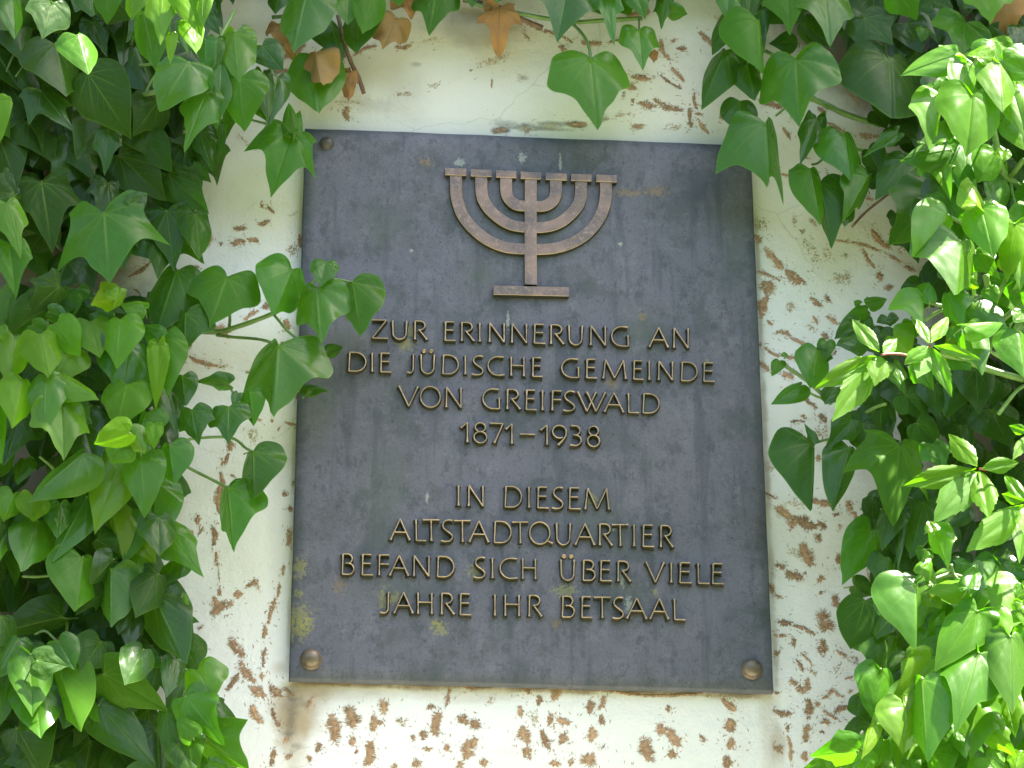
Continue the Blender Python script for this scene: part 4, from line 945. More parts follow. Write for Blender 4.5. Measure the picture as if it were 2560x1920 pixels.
# petiole end x y, tip x y, half width on either side, outline, tone, distance from the wall in cm (pixels of an enlarged detail)
LEAVES = {
 'A': (I_dark, 0, 0, 2.5925, .72, """
-20 600 0 860 90 60 h K 8;290 560 455 905 130 150 h K 9;30 520 -20 885 200 220 h K 9;780 40 840 440 110 110 h K 9;600 140 690 345 90 90 t D 11;548 790 560 980 70 70 h K 8
930 620 955 880 100 60 h K 9;770 1010 1070 1285 150 150 h K 10;900 870 1100 1085 120 120 h D 11;1290 850 1375 1080 60 80 t D 10;1430 780 1415 1012 35 40 o D 9;1250 1080 1365 1172 50 50 h D 9
1095 1130 1345 1365 110 110 h D 10;1080 1370 1120 1720 150 160 t D 11;1270 1380 1290 1680 110 90 h D 12;360 285 425 608 220 110 h K 15;340 20 275 235 140 125 t K 36;572 480 805 815 160 190 h K 17
270 1185 338 1552 200 230 f K 14;-10 870 110 1190 90 140 h K 10;150 830 210 1060 110 130 h K 8;420 880 330 1090 110 80 h K 8;700 850 680 1100 80 85 t D 14;80 0 95 235 95 60 h M 20;700 -60 690 105 80 90 h M 18;580 -20 595 100 90 80 h D 17
505 232 566 462 135 85 h M 37;860 -60 858 105 30 90 h L 24;930 90 1008 410 70 140 h M 20;1060 -70 1040 265 100 120 t L 40;1190 -90 1290 175 110 110 h L 42;1240 135 1268 330 80 65 h L 38;1345 110 1420 215 40 40 h D 14;1320 -60 1310 150 40 60 h Y 43
1110 220 1100 375 30 40 h Y 41;1330 260 1330 430 50 70 h M 20;1410 255 1400 440 85 80 h M 19;1220 408 1048 682 150 175 h M 24;1350 480 1370 575 35 40 h M 22;1700 300 1836 455 95 90 h D 16;1800 500 1742 762 95 85 h D 15
1700 480 1735 775 70 60 h D 16;1640 640 1730 775 40 60 h M 15;1520 215 1550 512 100 125 h L 22;1500 640 1466 888 45 100 t D 18;1365 600 1395 790 60 70 h M 19;1438 385 1415 757 95 105 h M 22;1555 512 1578 805 105 165 h M 24;1335 608 1210 908 110 120 t M 24
-20 640 -2 872 70 85 h L 26;45 1320 120 1618 110 90 t L 26;60 1590 100 1880 120 120 t M 25;675 1385 711 1815 275 360 f M 22;850 1330 960 1240 60 60 h D 20;1200 150 1220 330 60 60 h M 22;20 1130 110 1350 70 70 h D 12"""),
 'A2': (I_run, 0, 0, 2.5925, .5, """
1880 850 1868 632 50 45 h M 14;1905 870 1945 690 40 45 h M 14;1885 875 1765 1232 230 200 f M 15"""),
 'B': (I_run, 0, 600, 2.44, .5, """
1080 190 960 525 120 180 h D 16;1000 -40 960 225 90 60 h D 15;1060 -70 1235 115 60 110 t D 15;2000 680 2095 650 40 40 h D 12;1850 900 2003 915 45 30 h D 12;1880 925 1990 905 25 35 h D 12
1395 882 1186 853 70 12 t D 18;1110 830 1135 1005 55 85 h D 18;1170 1040 1205 1222 92 112 t D 20;1395 1020 1392 1212 108 128 t D 20;1450 935 1420 1010 30 30 h D 17;1525 925 1547 1112 55 82 h M 18;1545 1290 1555 1512 60 185 h D 20
1775 182 1668 432 180 120 h M 17;1932 298 1965 628 118 182 t M 19;1985 135 1952 270 78 78 h M 18;2150 258 2205 545 40 165 h M 19;1385 230 1293 502 170 205 t M 17;1133 450 1128 650 92 165 t D 17;1700 645 1690 1000 142 300 t M 20;1392 1510 1430 1865 45 205 t M 21"""),
 'B2': (I_shoot, 0, 600, 2.44, .46, """
410 130 325 300 130 190 t K 12;600 800 560 960 80 80 h K 10;700 1150 660 1300 90 90 h K 12;560 1010 520 1110 60 60 h D 14;1000 880 1085 1130 100 85 h D 20;150 1340 108 1472 50 75 h M 20;100 1400 60 1560 70 80 h K 12
250 330 90 430 60 60 h D 22;410 440 240 350 60 50 h D 22;470 300 545 405 60 60 h M 20;420 350 460 455 55 70 h M 22;0 310 30 545 70 80 h M 22;590 440 700 500 60 60 h M 22;120 1090 25 1342 130 150 t D 22
10 540 40 640 60 60 h M 22;265 430 58 560 140 45 h D 24;700 360 552 395 115 12 t Y 30;700 366 780 290 30 70 h Y 30;880 425 735 395 52 60 h L 28;960 600 865 500 70 50 h M 25;985 600 1018 915 40 135 h M 26;790 655 742 922 165 140 h M 26
965 640 965 968 60 60 h L 29;555 500 605 700 125 112 h L 27;735 490 716 742 98 135 h L 30;345 510 485 695 75 105 h L 29;200 520 300 570 60 60 h M 25;430 680 335 842 130 130 h L 27;95 600 48 842 130 70 h L 28;243 580 295 835 125 105 h L 31
890 1055 850 1200 60 130 h M 26;835 1050 750 1130 40 60 h D 24;775 885 724 1112 125 150 h L 28;385 838 600 968 120 58 h L 31;375 1015 392 1322 170 150 t L 31;285 840 270 1132 98 118 h L 32;135 860 82 1110 125 78 h L 31
940 1125 942 1250 48 52 h L 31;785 1175 572 1238 100 45 h Y 33;790 1175 885 1295 50 85 h Y 33;750 1265 683 1352 80 90 h L 32;505 1310 190 1562 75 170 h M 33;1035 1255 1065 1472 78 130 h M 30;860 1315 885 1635 95 130 h M 32
-10 990 10 1330 60 40 h M 30;1000 1290 960 1400 40 40 h D 26;0 530 20 600 30 40 h L 30;470 1180 560 1330 60 70 h D 20;300 440 420 480 30 60 h M 26"""),
 'C': (I_shoot, 0, 1200, 2.3044, .36, """
90 510 60 765 70 60 h K 14;200 480 260 560 80 60 h K 14;470 700 480 845 50 50 h K 14;420 620 300 640 80 60 h K 14;640 880 705 1105 130 130 h K 16;600 770 700 930 110 100 h K 18;860 880 960 1080 60 110 h K 14;-10 1430 60 1680 90 120 h K 14
450 1480 500 1680 110 130 h K 12;700 1560 740 1740 130 130 h K 16;850 1330 900 1560 90 60 h K 14;180 960 270 1045 40 60 h D 22;380 960 500 900 50 60 h D 20;360 790 2 866 135 25 h K 24;60 1150 0 1380 60 70 h M 26;820 1010 940 1080 30 60 h D 20
1020 1035 960 1245 70 55 h D 26;100 1430 240 1690 150 190 h K 24;480 1290 568 1380 30 50 h M 24;570 1300 880 1630 130 110 h D 24;960 1335 985 1652 50 60 h D 24;1200 1640 1340 1680 50 50 h M 26;1040 450 892 622 50 80 h D 22;950 280 1172 552 110 100 t M 26
880 650 1068 1040 100 160 h K 26;1050 690 1085 920 20 30 h L 25;30 190 -5 452 90 65 h M 28;350 140 330 335 85 65 h M 27;195 100 190 236 95 85 h L 29;80 85 20 212 90 50 h L 29;560 345 712 440 40 90 h D 28;500 100 312 450 70 120 h M 31
645 165 712 425 40 120 h Y 30;790 330 897 472 60 60 h Y 29;900 20 890 372 60 140 h M 29;760 120 720 412 80 170 h M 30;760 445 815 680 60 95 h L 30;600 1118 966 1316 130 150 t M 28;460 1010 600 1110 60 80 h D 22
218 240 120 527 135 100 h M 31;475 448 430 746 175 112 h M 33;642 520 645 838 42 160 h M 33;718 -190 556 235 130 150 h L 33;1140 1098 1218 1256 105 140 h L 29;1070 1248 1275 1492 110 130 t M 31;1190 1500 1430 1655 70 200 f M 29;1110 1482 1015 1355 65 55 h M 31;1090 1490 1112 1702 50 72 h M 31
200 1180 236 1490 135 130 h M 31;335 1072 465 1442 70 165 h M 33;335 935 430 1088 85 95 h M 32;105 918 -20 1132 60 95 h M 32;175 1010 186 1342 118 112 h M 35;200 960 250 1010 40 40 h D 28"""),
 'D': (I_top, 680, 0, 2.304, .62, """
330 115 398 320 130 45 h D 9;500 80 488 296 80 115 h K 9;950 -70 914 170 110 130 t D 10;440 -30 436 133 90 90 h M 12;580 -30 522 193 95 80 h M 13;200 -30 128 272 120 165 h M 14;230 330 272 652 125 165 h M 9
1700 -90 1660 190 190 190 t D 12;1920 -60 1960 200 85 80 f M 12;2090 -40 2150 82 60 60 h M 11;2115 175 2135 378 110 98 t M 9;1835 340 1870 690 225 190 t M 12;1340 -80 1290 10 60 60 h M 9;720 -60 735 20 60 60 h M 9;1130 -70 1150 20 70 60 h D 9
715 112 640 275 105 95 h B 7;770 -30 800 105 85 85 t B 8;250 305 298 492 60 115 h B 13;450 418 440 568 50 40 h B 7;40 138 60 250 75 75 h B 6;90 240 110 330 50 45 h B 6;1310 45 1305 272 115 120 f B 8;1250 -30 1240 62 30 45 h B 6;2190 300 2200 355 30 30 h B 5
230 -60 255 -10 60 60 h M 9;40 -40 20 60 50 60 h D 8"""),
 'E': (I_rt, 1560, 0, 2.212, .62, """
225 -15 205 158 45 52 t D 9;262 60 352 75 40 45 h M 9;580 -30 570 85 60 60 h M 14;700 -60 690 110 60 60 h D 12;600 60 498 275 55 100 h D 11;960 232 802 235 55 55 o K 9;1000 130 1150 250 60 70 t K 12;680 360 722 535 90 60 h D 13;560 280 452 530 60 130 h D 12
1350 1000 1500 900 60 60 h K 9;1330 100 1490 242 120 110 t K 15;1040 -20 960 60 60 60 h K 12;1500 -60 1612 80 80 100 h M 18;900 -70 916 145 120 120 t M 16;1110 -50 1148 215 140 130 t M 17;760 60 770 230 40 40 h D 12;1240 60 1210 200 80 80 h K 10
740 115 756 372 185 50 r M 16;640 560 645 715 100 80 h D 11;1465 325 1490 595 245 180 r K 17;1560 130 1640 270 90 90 h K 12;1430 540 1560 590 90 50 h D 14;1680 80 1740 220 80 80 h K 12;1660 160 1650 225 40 40 h M 15;1400 620 1450 700 60 60 h K 8
950 335 966 657 185 215 t M 18;780 682 790 976 235 92 q M 14;1065 662 970 912 65 60 t D 12;1215 742 1240 950 155 65 h M 14;1510 735 1338 845 40 40 t M 14;1350 830 1420 950 45 75 h D 13;1560 880 1415 1068 90 100 h D 15
1028 935 1080 1216 112 50 h M 14;1085 1010 1150 1302 25 130 h D 13;1345 975 1215 1216 110 45 t M 15;1240 1140 1220 1250 50 40 h D 12;1890 125 1866 290 165 150 t M 20;2010 -70 2026 120 120 120 t L 23;2100 -30 2120 195 85 120 h B 16;2000 200 2150 280 60 60 h D 16
1640 500 1500 460 60 70 h K 10;1740 440 1760 560 90 80 h D 20;1960 -30 1880 40 70 70 h D 14;2190 150 2160 260 60 60 h D 18;1480 700 1620 780 70 80 h K 9;1740 1085 1466 1350 200 110 t D 21;1500 1180 1490 1250 40 40 h K 8"""),
 'F': (I_rs, 1560, 0, 2.212, 1.0, """
2060 560 2180 700 90 90 h K 22;2100 700 2200 900 100 90 h K 20;1900 700 2010 800 100 90 h K 22;1780 980 1850 1100 90 90 h D 22;2060 900 2160 1060 100 90 h K 20;1890 1200 1950 1350 110 110 h D 24;2100 1100 2190 1300 90 90 h K 20;1700 880 1760 990 90 90 h D 22
1800 470 1700 530 60 50 h M 27;1810 832 1548 872 75 105 h M 31;1900 812 1882 1030 100 85 h M 31;2050 850 1965 972 100 60 h M 32;2100 835 2090 900 40 40 h L 32;1950 1132 1898 955 55 90 h Y 34
1830 308 1542 400 75 88 h L 34;1952 320 2056 235 60 50 h L 35;2100 335 2290 425 90 85 h L 35;1890 355 1855 582 88 68 h L 35;1755 532 1698 802 145 25 t L 34;2140 480 2240 742 85 80 h L 35;2070 350 2096 592 118 82 h L 36;1925 530 1902 828 178 155 h M 37
1790 1192 1600 1400 150 60 h L 34;2160 1240 2130 1500 80 90 h L 34;1975 1150 2050 1392 95 120 h L 36;2190 1390 2200 1560 60 60 h L 33"""),
 'G': (I_rs, 1800, 600, 2.4395, 1.0, """
1560 85 1708 216 70 75 t L 33;1465 8 1432 325 270 140 t M 36;1750 120 1780 210 60 60 h Y 33;1270 300 1150 340 40 40 h L 32;1280 372 1268 246 40 35 h M 35;1240 350 1228 520 185 25 t L 35;1395 330 1480 540 60 110 t M 34
1500 520 1756 488 95 30 h L 36;1060 592 1172 690 50 110 h L 32;1180 520 1100 600 60 60 h M 31;1200 480 1240 570 30 30 h Y 34;1500 532 1602 780 45 105 h M 34;1420 545 1450 620 50 50 h M 33;1815 560 1852 812 140 60 h M 35;1840 450 1790 500 50 50 h L 34;1680 250 1790 350 60 60 h M 28
1640 300 1690 380 50 50 h L 30;1500 250 1580 290 30 40 h L 32"""),
 'H': (I_rb, 1800, 600, 2.4395, .70, """
905 395 1026 352 45 42 h M 14;890 430 748 482 38 34 h M 14;850 390 815 370 22 22 h M 14;880 480 930 540 35 35 h D 13;1020 470 1040 520 60 60 h D 14;840 500 708 590 60 60 h D 18;845 600 712 640 60 90 h D 19;920 560 1000 700 100 90 h K 14;980 580 1060 680 80 80 h K 15
600 700 690 720 30 60 h D 12;650 620 640 732 50 50 h M 12;595 676 554 892 118 75 h M 14;365 740 318 826 38 40 h M 12;395 712 395 675 20 20 h M 12;495 888 322 990 45 78 h M 13;900 820 960 1010 100 90 h K 12;700 900 640 1000 60 80 h D 11
1060 760 1130 930 60 50 t M 26;1200 760 1300 910 60 80 t M 28;1050 800 960 920 90 80 h K 14;1140 950 1260 1080 90 90 h D 20;1300 880 1330 1040 90 80 h D 22;1450 830 1400 1040 100 120 h D 22;1560 780 1575 1042 120 100 h K 24;1700 860 1650 1000 80 80 h K 18
575 1232 510 1104 32 20 t D 14;568 1240 566 1586 232 18 h D 15;800 1105 645 1262 80 80 t D 16;870 1120 900 1240 80 80 t K 14;960 1110 990 1200 80 80 h K 12;830 1040 870 1110 50 50 h K 12;790 1270 694 1585 135 50 h D 17;1095 1255 1058 1652 290 175 f M 26
1300 1250 1380 1400 90 80 t M 27;1200 1120 1340 1240 80 80 h D 24;1250 1500 1300 1640 80 80 h K 16;1000 1560 900 1659 70 80 h K 12;1700 1700 1660 1560 80 80 h D 18;1100 1540 1160 1640 70 80 h K 12"""),
 'I': (I_rb, 1800, 1240, 2.4395, .70, """
1100 40 1095 392 30 40 h D 21;1060 60 996 282 70 100 h D 21;1240 40 1170 362 80 120 h D 21;1320 120 1290 330 80 80 h K 18;920 210 750 527 120 70 h M 19;1010 378 976 572 100 62 t D 20;1130 260 1180 400 80 90 h K 14;1480 60 1330 190 80 90 h D 22
1060 420 1200 520 60 80 h K 18;820 550 950 600 40 70 h D 16;880 640 812 898 125 155 h D 19;1000 740 960 855 60 110 h D 20;820 880 850 945 30 40 h D 14;1040 855 940 1182 145 70 t D 20;1170 830 1140 965 80 100 h K 18;1100 600 1180 780 90 90 h K 16
1250 820 1200 950 90 80 h D 22;1400 380 1380 480 90 80 h K 20;1650 380 1780 620 120 120 h K 22;1560 610 1640 700 70 90 h D 26;1250 330 1235 430 50 50 h M 24;1050 950 1000 1030 50 60 h K 14;1000 1280 880 1460 50 60 h K 16;1000 1440 900 1470 50 50 h K 14
1700 180 1660 300 90 90 h D 24;1300 620 1280 780 60 70 h M 26;930 20 935 200 60 60 h K 14;1500 880 1560 1000 70 80 h D 24;1350 1480 1300 1600 80 80 h D 22;1560 1520 1500 1650 90 80 h D 24"""),
 'J': (I_rl, 1800, 1240, 2.4395, 1.0, """
1310 195 1398 420 40 90 t L 33;1300 210 1270 150 40 40 h Y 33;1240 480 1290 366 40 60 h L 33;1290 540 1290 400 25 30 h L 32;1270 600 1350 680 60 50 Y 0 33;1510 562 1572 378 60 55 h M 35;1485 545 1265 572 60 95 h L 34;1490 520 1500 660 60 60 h L 33
1190 545 1202 888 230 35 h M 35;1565 708 1322 1042 125 140 h M 36;1650 710 1640 1002 85 120 h L 35;1790 700 1870 760 60 60 h L 34;1840 650 1880 800 60 60 h L 34;1290 990 1055 1280 110 110 t L 34;1500 980 1380 1030 40 50 h Y 34;1620 860 1530 870 40 40 h M 33
1235 1120 1265 1582 85 190 h M 37;1130 1290 1128 1532 165 115 h L 35;1150 1220 1140 1320 30 30 h Y 34;1575 962 1440 1395 160 150 t M 38;1770 862 1786 1292 160 90 h M 37;1840 1050 1810 1180 30 60 h L 34;1660 1080 1620 1240 50 70 h L 33
1560 1260 1540 1568 170 165 t L 34;1750 1250 1800 1460 80 90 t L 33;1640 1420 1810 1582 60 80 t L 34;1460 1400 1500 1592 80 60 h M 34;945 1440 942 1300 38 20 h L 33;950 1400 872 1592 30 45 h Y 35;835 1552 552 1578 115 55 t M 35
1000 1500 960 1640 90 60 t L 33;1180 1500 1100 1680 110 110 h L 33;700 1580 680 1680 60 60 h L 32;700 1600 488 1680 50 50 h M 31;1300 1560 1400 1700 60 120 h M 35;1250 1520 1330 1600 50 60 t L 33;1620 1600 1700 1700 120 100 h M 35;1830 1560 1800 1680 60 80 h L 34
870 1600 900 1700 80 80 h L 33;800 1540 760 1700 60 70 t L 33;1830 800 1840 900 40 60 h L 34;1850 130 1830 390 60 60 h L 32;1850 560 1800 640 50 40 h M 32;1150 1610 1200 1700 60 60 h M 33"""),
}
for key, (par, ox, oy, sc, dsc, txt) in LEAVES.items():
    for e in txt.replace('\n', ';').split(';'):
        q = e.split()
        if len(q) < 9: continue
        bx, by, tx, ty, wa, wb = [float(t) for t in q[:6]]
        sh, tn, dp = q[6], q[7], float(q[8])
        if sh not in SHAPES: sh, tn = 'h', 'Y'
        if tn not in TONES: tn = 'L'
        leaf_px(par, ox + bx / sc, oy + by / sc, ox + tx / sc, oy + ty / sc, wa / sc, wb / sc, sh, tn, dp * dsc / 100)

# creeper: centre, leaflet tips with half widths
def creeper(cx, cy, tips, depth, stalk, ox=1800, oy=600, sc=2.4395):
    c = at(ox + cx / sc, oy + cy / sc, depth)
    st = [at(ox + x / sc, oy + y / sc, depth - .01 * (i + 1)) for i, (x, y) in enumerate(stalk)]
    V, Fc = tube(smooth_path([c] + st, 5), .0015, 6)
    lf = child(mesh_obj('compound_leaf', V, Fc, M_red, None, True), V_cr)
    for i, (tx, ty, w) in enumerate(tips):
        bx, by = cx + (tx - cx) * .06, cy + (ty - cy) * .06
        o = leaf_px(None, ox + bx / sc, oy + by / sc, ox + tx / sc, oy + ty / sc, w / 2 / sc, w / 2 / sc, 's', 'L', depth + .002 * i, mat=M_creeper, name='leaflet', n=2, petiole=False, curl=rng.uniform(.02, .16))
        o.parent = lf
        o.matrix_parent_inverse = (Matrix.Translation(-Vector(V_cr.location))).copy()
        o.matrix_parent_inverse = Matrix.Identity(4)
creeper(985, 700, [(803,473,95),(592,888,120),(683,1103,150),(1088,588,75),(950,868,130)], .40, [(1040, 694), (1110, 697), (1200, 720)])
creeper(1280, 640, [(1395,455,85),(1200,470,70),(1205,830,125),(1412,932,95),(1600,722,70),(1130,745,90)], .39, [(1300, 700), (1340, 760), (1400, 800)])
creeper(1582, 1395, [(1126,1492,130),(1392,1178,120),(1325,1690,185),(1640,1690,150),(1830,1352,95)], .345, [(1640, 1400), (1720, 1380), (1800, 1370)])
creeper(1870, 1600, [(1715,1545,75),(1500,1905,170),(1730,1420,80),(1880,1820,140)], .34, [(1900, 1590), (1960, 1600), (2050, 1610)])
creeper(1890, 1180, [(1760,1130,60),(1790,1330,70),(1980,1080,70)], .33, [(1930, 1200), (2000, 1230)])

# stems
def stem(par, pts, r, mat=None, ox=0, oy=0, sc=1.0, name='stem', taper=None):
    """pts: (x, y, distance from the wall in cm)"""
    k_ = .5 if par is I_shoot else .8 if par in (I_dark, I_run) else 1.0
    P = smooth_path([at(ox + x / sc, oy + y / sc, d * k_ / 100) for (x, y, d) in pts], 6)
    V, Fc = tube(P, r, 8, taper, .05)
    return child(mesh_obj(name, V, Fc, mat or M_petiole, None, True), par)
r2 = dict(ox=0, oy=600, sc=2.44); r1 = dict(ox=0, oy=0, sc=2.5925); r3 = dict(ox=0, oy=1200, sc=2.3044)
r5 = dict(ox=1560, oy=0, sc=2.212); r6 = dict(ox=1800, oy=600, sc=2.4395); r7 = dict(ox=1800, oy=1240, sc=2.4395); r4 = dict(ox=680, oy=0, sc=2.304)
stem(I_run, [(1000,530,4),(1300,560,5),(1450,528,6),(1660,450,7),(1800,370,8),(1940,225,8.5)], .0040, **r2, taper=.0022)
stem(I_run, [(1320,580,5),(1420,592,6),(1560,603,8),(1640,620,10),(1698,643,11)], .0020, **r2)
stem(I_run, [(1398,530,5.5),(1402,480,6),(1396,400,7),(1388,300,8)], .0020, **r2)
stem(I_run, [(1670,455,7),(1740,540,8),(1790,585,9),(1830,612,9.5)], .0018, **r2)
stem(I_run, [(1985,240,8.5),(2060,240,9),(2140,258,9)], .0015, **r2)
stem(I_run, [(1100,1250,9),(1160,1215,8),(1400,1205,8),(1500,1270,9),(1545,1295,9)], .0018, **r2)
stem(I_run, [(1100,1360,10),(1180,1405,9),(1300,1465,9),(1390,1512,10)], .0019, **r2)
stem(I_run, [(1395,880,8),(1420,930,8),(1440,975,8)], .0017, **r2)
stem(I_run, [(1600,770,7),(1680,790,8),(1760,815,8),(1880,880,8)], .0017, **r1)
stem(I_dark, [(880,620,10),(960,608,12),(1060,580,13),(1200,540,13)], .0035, **r1)
stem(I_dark, [(900,425,10),(1000,415,12),(1200,405,13),(1320,420,13),(1420,250,13),(1520,70,11)], .0022, **r1)
stem(I_dark, [(945,600,12),(980,530,12),(1020,470,12)], .0016, **r1)
stem(I_dark, [(0,1640,2.5),(200,1590,3),(420,1530,3),(560,1400,3),(760,1300,2.5),(900,1180,3)], .0080, M_wood, **r1)
stem(I_dark, [(300,-60,3),(330,300,3),(250,700,3),(330,1100,3),(250,1500,3)], .0060, M_wood, **r1)
stem(I_dark, [(20,520,8),(60,420,8),(90,350,8)], .0016, **r1); stem(I_dark, [(100,500,8),(150,430,8)], .0014, **r1)
stem(I_shoot, [(300,-40,3),(280,200,3.5),(330,500,5),(300,900,6)], .0060, M_wood, **r3); stem(I_shoot, [(380,660,8),(520,880,8),(560,1200,8),(640,1500,6)], .0050, M_wood, **r3)
stem(I_shoot, [(490,650,15),(600,670,16),(640,680,16)], .0018, **r3); stem(I_shoot, [(130,555,14),(210,558,16),(300,550,16)], .0018, **r3)
stem(I_shoot, [(545,1305,17),(600,1330,18),(660,1365,19)], .0022, **r2); stem(I_shoot, [(265,430,14),(290,500,15),(290,560,16)], .0018, **r2)
stem(I_shoot, [(690,470,16),(693,420,17),(700,365,17)], .0018, **r2); stem(I_shoot, [(340,790,14),(385,820,14),(380,900,14)], .0020, **r3)
stem(I_shoot, [(200,890,18),(260,870,19),(330,930,20)], .0016, **r3); stem(I_shoot, [(240,1320,18),(300,1370,17),(330,1400,16)], .0018, **r2)
stem(I_top, [(380,90,4),(420,260,4),(460,370,3),(500,450,2),(530,540,1)], .0030, M_wood, **r4, name='bare_twig')
stem(I_top, [(445,390,3),(470,460,3),(480,500,3)], .0012, M_wood, **r4, name='bare_twig')
stem(I_top, [(1060,-30,2),(1200,30,2),(1360,65,2.5),(1600,110,3),(1740,128,3.5),(1900,118,3.5),(2130,105,3)], .0030, M_petiole, **r4)
stem(I_top, [(1100,0,1.5),(1300,40,1.5),(1440,110,1.5),(1560,160,1.2)], .0034, M_wood, **r4, name='bare_twig')
stem(I_top, [(1730,135,4),(1790,200,5),(1825,270,6),(1835,335,7)], .0022, **r4)
stem(I_top, [(0,100,2),(150,85,2),(330,60,2.5),(600,-30,3)], .0028, M_petiole, **r4)
stem(I_top, [(2115,105,4),(2115,140,4.5),(2115,175,5)], .0014, **r4)
stem(I_rt, [(1020,540,4),(1100,570,4),(1200,620,4),(1310,660,4),(1420,690,4)], .0040, **r5)
stem(I_rt, [(780,280,5),(840,320,5),(900,420,5),(1130,600,4)], .0026, **r5); stem(I_rt, [(770,0,6),(775,200,6),(740,420,5)], .0028, **r5)
stem(I_rt, [(1270,820,5),(1400,850,5),(1560,856,6),(1680,860,6)], .0022, **r5); stem(I_rt, [(1345,975,7),(1400,940,6),(1440,900,6)], .0018, **r5)
stem(I_rt, [(1260,1255,1.5),(1340,1170,2),(1480,1060,3)], .0018, M_wood, **r5, name='bare_twig')
stem(I_rt, [(840,640,4),(900,590,4)], .0016, **r5)
stem(I_rt, [(1040,910,6),(1075,900,5),(1130,850,5),(1190,800,4)], .0016, **r5)
stem(I_rs, [(2020,600,30),(2060,800,29),(2100,960,27),(2150,1000,26),(2250,1100,22)], .0042, **r5); stem(I_rs, [(1840,310,32),(1900,340,32),(1940,380,32),(2000,480,31),(2020,600,30)], .0026, **r5)
stem(I_rs, [(2212,880,30),(2160,950,28),(2110,1000,26),(2040,1080,25),(1960,1130,28)], .0032, **r5); stem(I_rs, [(1785,1190,32),(1860,1230,31),(1930,1280,30),(2050,1330,28)], .0024, **r5)
stem(I_rs, [(1950,320,33),(1945,350,32),(1935,380,32)], .0018, **r5); stem(I_rs, [(2140,1000,26),(2150,1080,26),(2170,1150,28)], .0020, **r5)
stem(I_rs, [(1620,210,30),(1640,320,29),(1665,410,28),(1670,540,27)], .0042, **r6); stem(I_rs, [(1770,190,31),(1720,290,30),(1670,400,28)], .0028, **r6)
stem(I_rs, [(1860,380,30),(1780,440,29),(1700,510,28),(1670,560,27),(1640,680,26)], .0034, **r6); stem(I_rs, [(1250,490,29),(1330,440,30),(1400,420,30),(1520,400,29)], .0024, **r6)
stem(I_rs, [(1270,380,31),(1360,405,31),(1400,420,30)], .0022, **r6); stem(I_rs, [(1340,690,28),(1480,730,28),(1640,790,27),(1850,850,26)], .0042, **r6)
stem(I_rs, [(1540,220,32),(1545,290,31),(1540,360,30)], .0018, **r6)
stem(I_rs, [(1620,660,28),(1700,710,28),(1780,760,27)], .0022, **r6); stem(I_rs, [(1700,1060,27),(1760,980,26),(1820,910,25),(1900,870,24)], .0024, **r6)
stem(I_rb, [(370,740,4),(430,790,4),(520,850,4),(600,920,4),(680,1000,4)], .0028, **r6); stem(I_rb, [(500,905,5),(560,940,5),(640,975,4.5)], .0017, **r6)
stem(I_rb, [(890,1055,9),(950,1020,11),(1010,1000,13)], .0022, **r6); stem(I_rb, [(575,1240,6),(620,1225,5),(700,1210,4)], .0018, **r6)
stem(I_rb, [(900,350,5),(895,400,5),(900,470,5),(960,560,4)], .0020, **r6); stem(I_rb, [(690,660,6),(650,640,6),(600,620,6)], .0018, **r6)
stem(I_rb, [(1000,900,3),(1030,1200,3),(1100,1500,3)], .0060, M_wood, **r6); stem(I_rb, [(1000,0,3),(1060,500,3),(1040,900,4),(1100,1500,3)], .0055, M_wood, **r7)
stem(I_rl, [(1215,545,32),(1300,510,31),(1400,480,30),(1500,500,29),(1600,500,27)], .0026, **r7); stem(I_rl, [(1410,420,31),(1420,470,30),(1450,510,30)], .0022, **r7)
stem(I_rl, [(1750,725,32),(1800,690,31),(1870,650,30)], .0026, **r7); stem(I_rl, [(1340,1015,31),(1380,1020,30),(1450,1040,29)], .0026, **r7)
stem(I_rl, [(1670,1175,31),(1760,1220,31),(1870,1290,30)], .0030, **r7); stem(I_rl, [(1340,1450,30),(1400,1500,30),(1480,1560,28)], .0022, **r7)
stem(I_rl, [(1800,840,33),(1860,840,32),(1950,850,30)], .0026, **r7); stem(I_rl, [(1800,1150,30),(1830,1220,30),(1850,1300,30)], .0022, **r7)

# ---- the depth of the foliage: leaves in shade-dark and sunlit tones behind the ones singled out above
def inside(poly, x, y):
    c = False; j = len(poly) - 1
    for i in range(len(poly)):
        xi, yi = poly[i]; xj, yj = poly[j]
        if (yi > y) != (yj > y) and x < (xj - xi) * (y - yi) / (yj - yi) + xi: c = not c
        j = i
    return c
def fill(par, poly, n, dmin, dmax, size, tones='KKD', lim=300):
    xs = [p[0] for p in poly]; ys = [p[1] for p in poly]
    k = 0; tries = 0; pts = []
    while k < n and tries < n * 60:
        tries += 1
        x = rng.uniform(min(xs), max(xs)); y = rng.uniform(min(ys), max(ys))
        if not inside(poly, x, y): continue
        if any((x - a) ** 2 + (y - b) ** 2 < (size * .36) ** 2 for a, b in pts) and rng.random() < .85: continue
        L = size * rng.uniform(.7, 1.2)
        an = rng.gauss(0, .6)
        tx, ty = x + math.sin(an) * L, y + math.cos(an) * L
        if not inside(poly, tx, ty): continue
        pts.append((x, y))
        wd = L * rng.uniform(.40, .62)
        leaf_px(par, x, y, tx, ty, wd, wd * rng.uniform(.5, 1), rng.choice('hhhtf'), rng.choice(tones), rng.uniform(dmin, dmax), n=2, rings=(.3, .65, 1.0))
        k += 1
ML = 330   # the plants go on a little beyond the frame
fill(I_dark, [(-ML,-250),(560,-250),(600,60),(640,200),(540,330),(520,440),(500,620),(380,700),(-ML,700)], 130, .02, .07, 125)
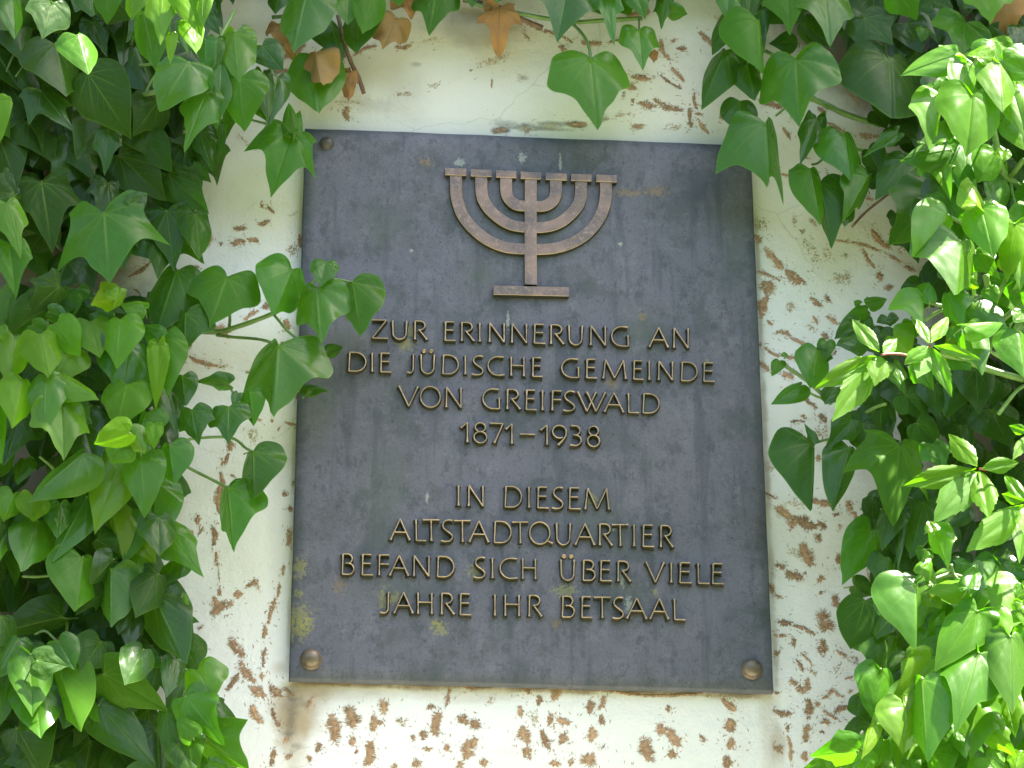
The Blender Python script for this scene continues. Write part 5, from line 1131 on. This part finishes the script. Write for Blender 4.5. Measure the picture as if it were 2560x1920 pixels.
fill(I_dark, [(-ML,-250),(480,-250),(520,250),(380,560),(-ML,620)], 45, .06, .10, 110)
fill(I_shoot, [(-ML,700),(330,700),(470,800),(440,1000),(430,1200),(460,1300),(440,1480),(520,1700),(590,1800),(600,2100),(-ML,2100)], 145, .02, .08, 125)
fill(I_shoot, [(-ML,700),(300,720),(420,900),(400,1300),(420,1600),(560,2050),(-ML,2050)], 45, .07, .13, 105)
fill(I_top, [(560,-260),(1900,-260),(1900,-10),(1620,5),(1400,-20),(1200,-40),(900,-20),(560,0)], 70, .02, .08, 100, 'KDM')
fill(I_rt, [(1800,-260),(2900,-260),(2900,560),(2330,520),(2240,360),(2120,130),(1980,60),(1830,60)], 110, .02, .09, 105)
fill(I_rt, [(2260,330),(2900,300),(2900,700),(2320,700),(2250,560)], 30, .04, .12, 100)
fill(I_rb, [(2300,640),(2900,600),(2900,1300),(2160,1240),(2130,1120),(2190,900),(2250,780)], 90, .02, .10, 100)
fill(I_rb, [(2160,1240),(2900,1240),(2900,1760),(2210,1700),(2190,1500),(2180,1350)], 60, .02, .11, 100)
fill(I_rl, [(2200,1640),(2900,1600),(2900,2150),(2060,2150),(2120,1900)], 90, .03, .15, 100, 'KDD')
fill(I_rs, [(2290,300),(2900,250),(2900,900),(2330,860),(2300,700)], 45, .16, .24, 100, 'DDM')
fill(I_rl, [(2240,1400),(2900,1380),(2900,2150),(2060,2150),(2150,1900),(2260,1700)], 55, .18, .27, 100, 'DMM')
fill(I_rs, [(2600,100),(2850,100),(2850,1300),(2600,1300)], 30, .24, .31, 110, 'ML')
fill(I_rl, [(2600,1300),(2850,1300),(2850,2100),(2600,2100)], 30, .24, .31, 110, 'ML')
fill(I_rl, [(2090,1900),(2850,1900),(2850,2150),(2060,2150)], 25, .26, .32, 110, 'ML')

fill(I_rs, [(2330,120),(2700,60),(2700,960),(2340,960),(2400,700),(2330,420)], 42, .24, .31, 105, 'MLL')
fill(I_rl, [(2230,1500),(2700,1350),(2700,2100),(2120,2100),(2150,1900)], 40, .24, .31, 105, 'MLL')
